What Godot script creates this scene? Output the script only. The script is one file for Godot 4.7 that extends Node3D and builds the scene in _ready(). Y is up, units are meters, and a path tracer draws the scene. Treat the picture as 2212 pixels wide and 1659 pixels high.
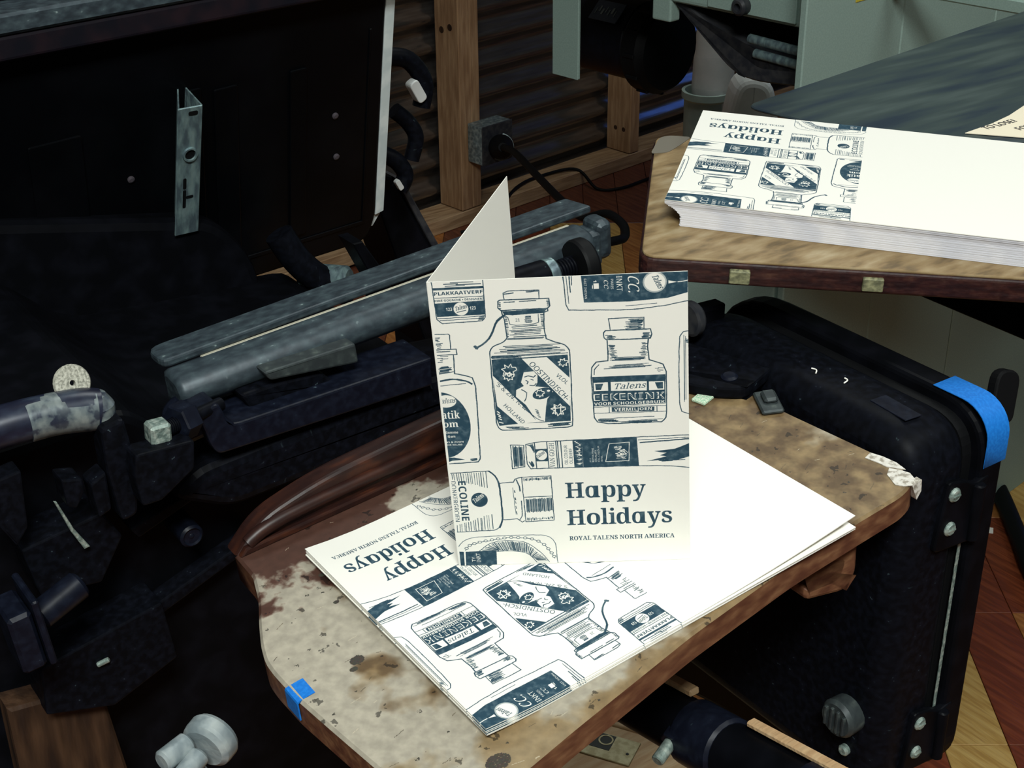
extends Node3D
# A letterpress shop: printed holiday cards on the wooden boards of a black platen press.

# ---------------------------------------------------------------- frames
const BOARD_O := Vector3(0.2914, 0.9054, -0.6179)
var board_frame := Transform3D(Basis(Vector3(0.9956, 0.0941, 0), Vector3(-0.0941, 0.9952, 0.0278), Vector3(0.0026, -0.0277, 0.9996)).orthonormalized(), BOARD_O)
var feed_frame := Transform3D(Basis(Vector3(0.6449, -0.0378, 0.7633), Vector3(-0.011, 0.9982, 0.0588), Vector3(-0.7642, -0.0463, 0.6433)).orthonormalized(), Vector3(0.7389, 1.0302, -0.8006))
var wall_frame := Transform3D(Basis(Vector3(0.9882, 0, -0.153), Vector3.UP, Vector3(0.153, 0, 0.9882)).orthonormalized(), Vector3(1.803, 0, -2.908))
var cutter_frame := Transform3D(Basis(Vector3(0.9882, 0, -0.153), Vector3.UP, Vector3(0.153, 0, 0.9882)).orthonormalized(), Vector3(1.905, 0, -1.28))
var M := {}
var rng := RandomNumberGenerator.new()


# ---------------------------------------------------------------- mesh builder
class Mb:
	var st := SurfaceTool.new()
	var xf := Transform3D()
	var uvf = null

	func _init():
		st.begin(Mesh.PRIMITIVE_TRIANGLES)

	func tri(a: Vector3, b: Vector3, c: Vector3, out: Vector3, sg := -1):
		if (a - c).cross(a - b).dot(out) < 0.0:
			var t := b
			b = c
			c = t
		st.set_smooth_group(sg)
		for p in [a, b, c]:
			if uvf != null:
				st.set_uv(uvf.call(p))
			st.add_vertex(xf * p)

	func quad(a: Vector3, b: Vector3, c: Vector3, d: Vector3, out: Vector3, sg := -1):
		tri(a, b, c, out, sg)
		tri(a, c, d, out, sg)

	func box(c: Vector3, s: Vector3, bev := 0.0):
		var h := s * 0.5
		bev = minf(bev, minf(h.x, minf(h.y, h.z)) * 0.9)
		var poly := PackedVector2Array([Vector2(c.x - h.x, c.y - h.y), Vector2(c.x + h.x, c.y - h.y), Vector2(c.x + h.x, c.y + h.y), Vector2(c.x - h.x, c.y + h.y)])
		if bev > 0.0:
			poly = Mb.rounded(poly, [bev, bev, bev, bev], 3 if bev >= 0.003 else 1)
		prism(poly, c.z - h.z, c.z + h.z, bev, 3 if bev >= 0.003 else 1)

	static func rounded(p: PackedVector2Array, radii: Array, n: int) -> PackedVector2Array:
		var out := PackedVector2Array()
		for i in p.size():
			var r: float = radii[i % radii.size()]
			var a := p[(i - 1 + p.size()) % p.size()]
			var b := p[i]
			var c := p[(i + 1) % p.size()]
			if r <= 0.0:
				out.append(b)
				continue
			var p0 := b + (a - b).normalized() * r
			var p1 := b + (c - b).normalized() * r
			for k in n + 1:
				var t := float(k) / n
				out.append(p0 * (1 - t) * (1 - t) + b * 2 * t * (1 - t) + p1 * t * t)
		return out

	static func inset(p: PackedVector2Array, d: float) -> PackedVector2Array:
		var out := PackedVector2Array()
		var area := 0.0
		for i in p.size():
			area += p[i].cross(p[(i + 1) % p.size()])
		var s := signf(area)
		for i in p.size():
			var e0 := (p[i] - p[(i - 1 + p.size()) % p.size()]).normalized()
			var e1 := (p[(i + 1) % p.size()] - p[i]).normalized()
			var n0 := Vector2(-e0.y, e0.x) * s
			var n1 := Vector2(-e1.y, e1.x) * s
			var m := (n0 + n1).normalized()
			out.append(p[i] + m * d / maxf(0.5, m.dot(n0)))
		return out

	# polygon in the xy plane, extruded along z with bevelled rims
	func prism(poly: PackedVector2Array, z0: float, z1: float, bev := 0.0, steps := 2, sg := -1):
		var area := 0.0
		for i in poly.size():
			area += poly[i].cross(poly[(i + 1) % poly.size()])
		var s := signf(area)
		var rings := []
		if bev > 0.0:
			bev = minf(bev, (z1 - z0) * 0.48)
			for k in steps + 1:
				var a := PI / 2 * k / steps
				rings.append([Mb.inset(poly, bev * (1 - sin(a))), z0 + bev * (1 - cos(a))])
			for k in steps + 1:
				var a := PI / 2 * (steps - k) / steps
				rings.append([Mb.inset(poly, bev * (1 - sin(a))), z1 - bev * (1 - cos(a))])
		else:
			rings = [[poly, z0], [poly, z1]]
		for r in rings.size() - 1:
			var p: PackedVector2Array = rings[r][0]
			var q: PackedVector2Array = rings[r + 1][0]
			for i in p.size():
				var j := (i + 1) % p.size()
				var e := (poly[j] - poly[i]).normalized()
				var o := Vector3(e.y * s, -e.x * s, 0)
				if bev > 0.0:
					o.z = -0.6 if r < steps else (0.6 if r > steps else 0.0)
				quad(Vector3(p[i].x, p[i].y, rings[r][1]), Vector3(p[j].x, p[j].y, rings[r][1]), Vector3(q[j].x, q[j].y, rings[r + 1][1]), Vector3(q[i].x, q[i].y, rings[r + 1][1]), o, sg)
		for cap in [[rings[0], -1.0], [rings[rings.size() - 1], 1.0]]:
			var pp: PackedVector2Array = cap[0][0]
			var idx := Geometry2D.triangulate_polygon(pp)
			if idx.is_empty():   # corners rounded down to a point: a fan closes it
				for k in range(1, pp.size() - 1):
					tri(Vector3(pp[0].x, pp[0].y, cap[0][1]), Vector3(pp[k].x, pp[k].y, cap[0][1]), Vector3(pp[k + 1].x, pp[k + 1].y, cap[0][1]), Vector3(0, 0, cap[1]), -1)
			for k in range(0, idx.size(), 3):
				tri(Vector3(pp[idx[k]].x, pp[idx[k]].y, cap[0][1]), Vector3(pp[idx[k + 1]].x, pp[idx[k + 1]].y, cap[0][1]), Vector3(pp[idx[k + 2]].x, pp[idx[k + 2]].y, cap[0][1]), Vector3(0, 0, cap[1]), -1)

	# profile of (radius, height) points turned about the y axis
	func lathe(prof: Array, seg := 24, sg := 1):
		for i in prof.size() - 1:
			var a: Vector2 = prof[i]
			var b: Vector2 = prof[i + 1]
			var d := (b - a)
			var nrm := Vector2(d.y, -d.x)
			for k in seg:
				var t0 := TAU * k / seg
				var t1 := TAU * (k + 1) / seg
				var tm := (t0 + t1) / 2
				var out := Vector3(cos(tm) * nrm.x, nrm.y, sin(tm) * nrm.x)
				quad(Vector3(cos(t0) * a.x, a.y, sin(t0) * a.x), Vector3(cos(t1) * a.x, a.y, sin(t1) * a.x), Vector3(cos(t1) * b.x, b.y, sin(t1) * b.x), Vector3(cos(t0) * b.x, b.y, sin(t0) * b.x), out, (sg + i) if sg >= 0 else -1)

	func cyl(a: Vector3, b: Vector3, r: float, seg := 20, bev := 0.0, sg := 1):
		var keep := xf
		var l := (b - a).length()
		xf = xf * Mb.along(a, b)
		if bev > 0.0:
			lathe([Vector2(0, 0), Vector2(r - bev, 0), Vector2(r, bev), Vector2(r, l - bev), Vector2(r - bev, l), Vector2(0, l)], seg, sg)
		else:
			lathe([Vector2(0, 0), Vector2(r, 0), Vector2(r, l), Vector2(0, l)], seg, sg)
		xf = keep

	static func along(a: Vector3, b: Vector3) -> Transform3D:
		var y := (b - a).normalized()
		var h := Vector3.RIGHT if absf(y.x) < 0.8 else Vector3.BACK
		var z := h.cross(y).normalized()
		return Transform3D(Basis(y.cross(z), y, z), a)

	func tube(pts: Array, r: float, seg := 10, fine := 6):
		var c := Curve3D.new()
		for i in pts.size():
			var pin: Vector3 = pts[maxi(i - 1, 0)]
			var pout: Vector3 = pts[mini(i + 1, pts.size() - 1)]
			var t := (pout - pin) / 6.0
			c.add_point(pts[i], -t, t)
		var path := []
		for i in pts.size() - 1:
			for k in fine:
				path.append(c.sample(i, float(k) / fine))
		path.append(pts[pts.size() - 1])
		var side := Vector3.ZERO
		var rings := []
		for i in path.size():
			var d: Vector3 = (path[mini(i + 1, path.size() - 1)] - path[maxi(i - 1, 0)]).normalized()
			if side == Vector3.ZERO:
				side = d.cross(Vector3.UP if absf(d.y) < 0.9 else Vector3.RIGHT).normalized()
			side = (side - d * side.dot(d)).normalized()
			var up := side.cross(d)
			var ring := []
			for k in seg:
				var a := TAU * k / seg
				ring.append(path[i] + (side * cos(a) + up * sin(a)) * r)
			rings.append(ring)
		for i in rings.size() - 1:
			for k in seg:
				var j := (k + 1) % seg
				quad(rings[i][k], rings[i][j], rings[i + 1][j], rings[i + 1][k], rings[i][k] + rings[i][j] - path[i] * 2.0, 1)
		for e in [0, rings.size() - 1]:
			var d: Vector3 = path[0] - path[1] if e == 0 else path[e] - path[e - 1]
			for k in seg:
				tri(path[e], rings[e][k], rings[e][(k + 1) % seg], d, -1)

	func mesh(m: Material) -> ArrayMesh:
		st.generate_normals()
		var r := st.commit()
		r.surface_set_material(0, m)
		return r


func xy(flat: Array) -> PackedVector2Array:
	var p := PackedVector2Array()
	for i in range(0, flat.size(), 2):
		p.append(Vector2(flat[i], flat[i + 1]))
	return p


func obj(called: String, mb: Mb, m: Material, parent: Node = null, label := "") -> MeshInstance3D:
	var o := MeshInstance3D.new()
	o.name = called
	o.mesh = mb.mesh(m)
	o.cast_shadow = GeometryInstance3D.SHADOW_CASTING_SETTING_ON
	var home: Node = parent if parent else self
	o.name = numbered(called, home)
	home.add_child(o, true)
	if parent and parent.has_meta("base"):
		o.position = -(parent.get_meta("base") as Vector3)
	if label:
		o.set_meta("label", label)
	return o


func numbered(called: String, parent: Node) -> String:
	var n := called
	var k := 0
	while parent.has_node(n):
		k += 1
		n = "%s_%03d" % [called, k]
	return n


func numbered_in(called: String, parent: Node, me: Node) -> String:
	var k := 0
	var n := called
	while parent.has_node(n) and parent.get_node(n) != me:
		k += 1
		n = "%s_%03d" % [called, k]
	return n


func tag(o: Node, label: String, category: String, group := "", kind := ""):
	if label:
		o.set_meta("label", label)
	if category:
		o.set_meta("category", category)
	if group:
		o.set_meta("group", group)
	if kind:
		o.set_meta("kind", kind)


func thing(called: String, label: String, category: String, base := Vector3.ZERO, group := "") -> Node3D:
	var o := Node3D.new()
	o.name = numbered(called, self)
	add_child(o, true)
	o.position = base
	o.set_meta("base", base)
	tag(o, label, category, group)
	return o


# ---------------------------------------------------------------- materials
func noise_tex(seed_: int, freq: float, cols: Array, offs: Array, size := 256, oct := 4, kind := FastNoiseLite.TYPE_SIMPLEX_SMOOTH) -> NoiseTexture2D:
	var n := FastNoiseLite.new()
	n.seed = seed_
	n.noise_type = kind
	n.frequency = freq
	n.fractal_octaves = oct
	var g := Gradient.new()
	g.colors = PackedColorArray(cols)
	g.offsets = PackedFloat32Array(offs)
	var t := NoiseTexture2D.new()
	t.width = size
	t.height = size
	t.seamless = true
	t.noise = n
	t.color_ramp = g
	return t


func c8(r: int, g: int, b: int) -> Color:
	return Color8(r, g, b)


func mat(color: Color, rough := 0.6, metal := 0.0, spec := 0.5, tex: Texture2D = null, scale := Vector3.ONE) -> StandardMaterial3D:
	var m := StandardMaterial3D.new()
	m.albedo_color = color
	m.roughness = rough
	m.metallic = metal
	m.metallic_specular = spec
	if tex:
		m.albedo_texture = tex
		m.uv1_triplanar = true
		m.uv1_scale = scale
	return m


func relief(m: StandardMaterial3D, t: Texture2D, cm: float) -> StandardMaterial3D:
	m.heightmap_enabled = true
	m.heightmap_texture = t
	m.heightmap_scale = cm
	return m


func make_materials():
	var fine := noise_tex(3, 0.05, [Color.BLACK, Color.WHITE], [0.2, 0.8])
	var W := Color.WHITE
	M.black = relief(mat(W, 0.46, 0.0, 0.17, noise_tex(11, 0.03, [c8(9, 10, 14), c8(13, 15, 21), c8(18, 20, 28), c8(70, 86, 90)], [0.3, 0.55, 0.9, 0.97], 512), Vector3.ONE * 9), fine, 0.005)
	M.black_smooth = mat(W, 0.42, 0.0, 0.16, noise_tex(12, 0.02, [c8(8, 9, 12), c8(14, 15, 20)], [0.3, 0.8]), Vector3.ONE * 6)
	M.navy = relief(mat(W, 0.4, 0.0, 0.3, noise_tex(13, 0.025, [c8(14, 17, 28), c8(24, 29, 42), c8(84, 104, 108)], [0.3, 0.85, 0.98], 512), Vector3.ONE * 9), fine, 0.008)
	M.bar_top = relief(mat(W, 0.46, 0.25, 0.5, noise_tex(14, 0.02, [c8(42, 51, 58), c8(55, 66, 73), c8(72, 86, 91), c8(158, 174, 172)], [0.2, 0.5, 0.86, 0.98], 512), Vector3(7, 12, 12)), fine, 0.01)
	M.bar_dark = M.bar_top
	M.steel = relief(mat(W, 0.38, 0.5, 0.5, noise_tex(16, 0.02, [c8(92, 108, 116), c8(124, 148, 150), c8(146, 170, 170)], [0.3, 0.55, 0.8]), Vector3(20, 8, 20)), fine, 0.02)
	M.bolt = relief(mat(W, 0.45, 0.35, 0.5, noise_tex(17, 0.03, [c8(110, 128, 122), c8(150, 164, 156), c8(176, 186, 176)], [0.3, 0.55, 0.8]), Vector3.ONE * 20), fine, 0.03)
	M.pale_iron = relief(mat(W, 0.42, 0.1, 0.5, noise_tex(18, 0.02, [c8(128, 140, 144), c8(158, 168, 170), c8(178, 186, 184)], [0.3, 0.55, 0.85]), Vector3.ONE * 12), fine, 0.02)
	M.bright = mat(c8(225, 228, 226), 0.35, 0.3, 0.5)  # pale tone used for the painted lever glints
	M.rubber = mat(c8(10, 11, 13), 0.6, 0.0, 0.3)
	M.worn_pipe = relief(mat(W, 0.34, 0.1, 0.5, noise_tex(19, 0.016, [c8(22, 24, 40), c8(34, 40, 58), c8(44, 52, 68), c8(58, 68, 82), c8(150, 156, 154)], [0.2, 0.6, 0.7, 0.9, 0.97], 512), Vector3(5, 10, 10)), fine, 0.004)
	M.bare_end = relief(mat(W, 0.34, 0.2, 0.5, noise_tex(70, 0.016, [c8(40, 46, 62), c8(96, 106, 110), c8(134, 142, 140)], [0.3, 0.45, 0.8], 512), Vector3(10, 10, 10)), fine, 0.004)
	M.white_packing = mat(W, 0.7, 0.0, 0.3, noise_tex(20, 0.02, [c8(196, 206, 206), c8(222, 228, 226)], [0.3, 0.7]), Vector3.ONE * 8)
	M.paper = mat(c8(246, 243, 234), 0.75, 0.0, 0.3)
	M.paper_edge = mat(W, 0.8, 0.0, 0.2, noise_tex(21, 0.02, [c8(214, 214, 222), c8(232, 230, 234)], [0.35, 0.65]), Vector3(4, 90, 4))
	M.blue_tape = mat(W, 0.55, 0.0, 0.4, noise_tex(22, 0.05, [c8(20, 108, 196), c8(30, 124, 212)], [0.3, 0.7]), Vector3.ONE * 30)
	M.white_tape = mat(W, 0.6, 0.0, 0.4, noise_tex(23, 0.03, [c8(150, 142, 128), c8(214, 208, 198), c8(226, 222, 214)], [0.25, 0.45, 0.8]), Vector3.ONE * 25)
	M.brown_edge = relief(mat(W, 0.5, 0.0, 0.4, noise_tex(24, 0.02, [c8(88, 52, 38), c8(112, 74, 52), c8(142, 104, 74)], [0.2, 0.55, 0.9], 512), Vector3(4, 9, 9)), fine, 0.02)
	M.lip = relief(mat(W, 0.42, 0.0, 0.45, noise_tex(25, 0.02, [c8(36, 18, 16), c8(50, 26, 20), c8(84, 44, 26)], [0.3, 0.6, 0.9], 512), Vector3(2.5, 7, 7)), fine, 0.01)
	M.board_top = mat(W, 0.48, 0.0, 0.45, board_texture())
	M.board_top.uv1_triplanar = false
	M.feed_top = mat(W, 0.5, 0.0, 0.45, noise_tex(27, 0.02, [c8(96, 78, 50), c8(136, 112, 76), c8(154, 132, 96), c8(172, 154, 122)], [0.12, 0.4, 0.65, 0.92], 512, 6), Vector3(2.2, 2.2, 7))
	M.feed_edge = relief(mat(W, 0.5, 0.0, 0.4, noise_tex(28, 0.02, [c8(34, 16, 18), c8(54, 26, 24), c8(78, 50, 40)], [0.3, 0.6, 0.9], 512), Vector3(4, 14, 14)), fine, 0.04)
	M.plug = mat(W, 0.6, 0.0, 0.4, noise_tex(29, 0.03, [c8(92, 92, 70), c8(150, 148, 112)], [0.3, 0.7]), Vector3.ONE * 30)
	M.pine = relief(mat(W, 0.6, 0.0, 0.4, noise_tex(30, 0.012, [c8(142, 108, 78), c8(158, 124, 92), c8(174, 140, 106)], [0.25, 0.5, 0.8], 512, 5), Vector3(9, 1.2, 9)), fine, 0.04)
	M.pine_flat = relief(mat(W, 0.6, 0.0, 0.4, noise_tex(31, 0.012, [c8(150, 118, 86), c8(168, 136, 102), c8(184, 152, 116)], [0.25, 0.5, 0.8], 512, 5), Vector3(1.2, 9, 9)), fine, 0.04)
	M.skid = relief(mat(W, 0.7, 0.0, 0.3, noise_tex(32, 0.012, [c8(40, 27, 20), c8(58, 40, 28), c8(76, 54, 38)], [0.2, 0.5, 0.85], 512, 5), Vector3(9, 1.6, 9)), fine, 0.06)
	M.chest = relief(mat(W, 0.55, 0.0, 0.4, noise_tex(33, 0.012, [c8(192, 156, 116), c8(202, 170, 130), c8(210, 182, 144)], [0.25, 0.5, 0.8], 512, 5), Vector3(2, 12, 14)), fine, 0.03)
	M.brass = mat(W, 0.5, 0.25, 0.5, noise_tex(34, 0.02, [c8(176, 164, 124), c8(200, 192, 152)], [0.3, 0.7]), Vector3.ONE * 20)
	M.ink_dark = mat(c8(44, 48, 44), 0.6)
	M.corrugated = relief(mat(W, 0.2, 0.85, 0.5, noise_tex(35, 0.02, [c8(108, 102, 98), c8(122, 117, 113), c8(138, 134, 130)], [0.25, 0.55, 0.85], 512), Vector3(0.6, 10, 3)), fine, 0.02)
	M.galv = relief(mat(W, 0.42, 0.5, 0.5, noise_tex(36, 0.03, [c8(104, 118, 122), c8(138, 152, 154), c8(166, 176, 174)], [0.3, 0.55, 0.8], 256, 2, FastNoiseLite.TYPE_CELLULAR), Vector3.ONE * 12), fine, 0.02)
	M.green = relief(mat(W, 0.5, 0.0, 0.4, noise_tex(37, 0.1, [c8(142, 164, 156), c8(150, 172, 164)], [0.3, 0.7]), Vector3.ONE * 12), fine, 0.01)
	M.green_dark = M.green
	M.belt_guard = mat(W, 0.5, 0.0, 0.35, noise_tex(39, 0.03, [c8(38, 40, 46), c8(58, 58, 60)], [0.3, 0.7]), Vector3.ONE * 8)
	M.motor = mat(W, 0.5, 0.0, 0.3, noise_tex(40, 0.03, [c8(8, 10, 18), c8(14, 18, 30)], [0.3, 0.7]), Vector3.ONE * 8)
	M.white_bag = mat(W, 0.45, 0.0, 0.4, noise_tex(41, 0.012, [c8(232, 236, 234), c8(244, 246, 244)], [0.3, 0.7]), Vector3.ONE * 6)
	M.bin = mat(W, 0.4, 0.0, 0.4, noise_tex(42, 0.012, [c8(158, 178, 170), c8(178, 196, 188)], [0.3, 0.7]), Vector3.ONE * 6)
	M.yellow = mat(c8(196, 176, 60), 0.5)
	M.note = mat(c8(250, 238, 212), 0.75, 0.0, 0.3)
	M.pencil = mat(c8(70, 70, 74), 0.7)
	M.concrete = mat(W, 0.9, 0.0, 0.3, noise_tex(43, 0.02, [c8(96, 94, 90), c8(120, 118, 112)], [0.3, 0.7]), Vector3.ONE)
	M.ceiling = mat(W, 0.9, 0.0, 0.3, noise_tex(44, 0.02, [c8(120, 116, 108), c8(146, 142, 134)], [0.3, 0.7]), Vector3.ONE)
	M.foam = mat(W, 0.7, 0.0, 0.3, noise_tex(45, 0.1, [c8(120, 190, 150), c8(232, 234, 214)], [0.35, 0.55]), Vector3.ONE * 40)
	M.glass = mat(Color(0.9, 0.95, 1.0, 0.06), 0.02)
	M.glass.transparency = BaseMaterial3D.TRANSPARENCY_ALPHA
	M.glow = mat(c8(240, 244, 240), 0.5)
	M.glow.emission_enabled = true
	M.glow.emission = Color(0.975, 1.0, 0.985)
	M.glow.emission_energy_multiplier = 2.0
	M.planks = []
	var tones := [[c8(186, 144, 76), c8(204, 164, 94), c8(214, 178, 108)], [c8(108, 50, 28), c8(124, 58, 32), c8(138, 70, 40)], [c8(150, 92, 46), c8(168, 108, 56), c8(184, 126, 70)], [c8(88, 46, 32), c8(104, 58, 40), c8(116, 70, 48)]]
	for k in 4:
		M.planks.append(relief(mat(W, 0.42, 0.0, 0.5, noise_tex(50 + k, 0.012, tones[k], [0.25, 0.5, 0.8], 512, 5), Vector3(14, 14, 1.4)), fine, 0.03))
	var art := card_art()
	M.print = mat(W, 0.75, 0.0, 0.3)
	M.print.albedo_texture = art


# worn top of the delivery board: stains, scratches and ink spots on wood
func board_texture() -> ImageTexture:
	var w := 1536
	var h := 960
	var n := FastNoiseLite.new()
	n.seed = 5
	n.frequency = 0.003
	n.fractal_octaves = 5
	var a := n.get_image(w, h).get_data()
	n.seed = 6
	n.frequency = 0.03
	n.fractal_octaves = 4
	var b := n.get_image(w, h).get_data()
	n.seed = 7
	n.frequency = 0.012
	var c := n.get_image(w, h).get_data()
	var out := PackedByteArray()
	out.resize(w * h * 3)
	var grey := Color8(166, 158, 142)
	var tan_ := Color8(140, 118, 84)
	var brown := Color8(98, 78, 54)
	var stain := Color8(66, 38, 30)
	for y in h:
		for x in w:
			var i := y * w + x
			var fa := a[i] / 255.0
			var fb := b[i] / 255.0
			var fc := c[i] / 255.0
			var u := float(x) / w      # 0 left .. 1 right
			var v := float(y) / h      # 0 back .. 1 front
			# grey wood at the left, browner wood at the right and along the front
			var t := clampf((u - 0.36 + (fa - 0.5) * 1.2) * 5.0, 0.0, 1.0)
			var col := grey.lerp(tan_.lerp(brown, clampf((fc - 0.2) * 2.0, 0.0, 1.0)), t)
			col = col.lerp(tan_, clampf((v - 0.86 + (fa - 0.5) * 0.5) * 9.0, 0.0, 0.8))
			# spilled varnish with a ragged rim along the back rail
			var edge := 0.15 + 0.04 * sin(u * 9.0) + (fa - 0.5) * 0.35 + (fb - 0.5) * 0.06
			if u < 0.26:
				edge += (0.26 - u) * 0.12
			if u > 0.62:
				edge += 0.02
			col = col.lerp(stain, clampf((edge - v) * 30.0, 0.0, 1.0) * 0.88)
			col = col * (0.9 + 0.2 * fb)
			if fc > 0.74 and fb > 0.62:
				col = col * 0.55
			out[i * 3] = clampi(int(col.r * 255), 0, 255)
			out[i * 3 + 1] = clampi(int(col.g * 255), 0, 255)
			out[i * 3 + 2] = clampi(int(col.b * 255), 0, 255)
	var im := Image.create_from_data(w, h, false, Image.FORMAT_RGB8, out)
	# scratches, nicks and ink spots
	var r := RandomNumberGenerator.new()
	r.seed = 44
	for k in 260:
		var p := Vector2(r.randf() * w, r.randf() * h)
		var d := Vector2.from_angle(r.randf_range(-0.6, 0.4) + (PI if r.randf() < 0.2 else 0.0))
		var col: Color = [Color8(60, 52, 42), Color8(90, 78, 60), Color8(196, 184, 160)][r.randi() % 3]
		for s in r.randi_range(3, 26):
			p += d.rotated(r.randf_range(-0.25, 0.25)) * 1.2
			im.fill_rect(Rect2i(int(p.x), int(p.y), r.randi_range(1, 2), 1), col)
	for k in 160:
		var p := Vector2(r.randf() * w, r.randf() * h)
		var rad := r.randf_range(1.0, 4.0)
		for s in 10:
			var q := p + Vector2(r.randf_range(-rad, rad), r.randf_range(-rad, rad))
			im.fill_rect(Rect2i(int(q.x), int(q.y), r.randi_range(1, 3), r.randi_range(1, 2)), Color8(52, 50, 44))
	for spot in [[-0.0038, 0.1902, 13], [-0.0198, 0.0887, 8], [-0.0245, 0.0935, 4], [-0.0056, 0.0425, 3], [0.0, 0.0172, 4]]:
		var p := board_uv(Vector3(spot[0], 0, spot[1])) * Vector2(w, h)
		for s in int(spot[2]) * 60:
			var q := p + Vector2.from_angle(r.randf() * TAU) * sqrt(r.randf()) * float(spot[2]) * 1.4 * Vector2(1.3, 1.0)
			im.fill_rect(Rect2i(int(q.x), int(q.y), 3, 2), Color8(58 + r.randi() % 18, 54 + r.randi() % 14, 48 + r.randi() % 12))
	im.generate_mipmaps()
	return ImageTexture.create_from_image(im)


func board_uv(p: Vector3) -> Vector2:
	return Vector2((p.x + 0.07) / 0.40, (p.z + 0.035) / 0.25)


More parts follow.
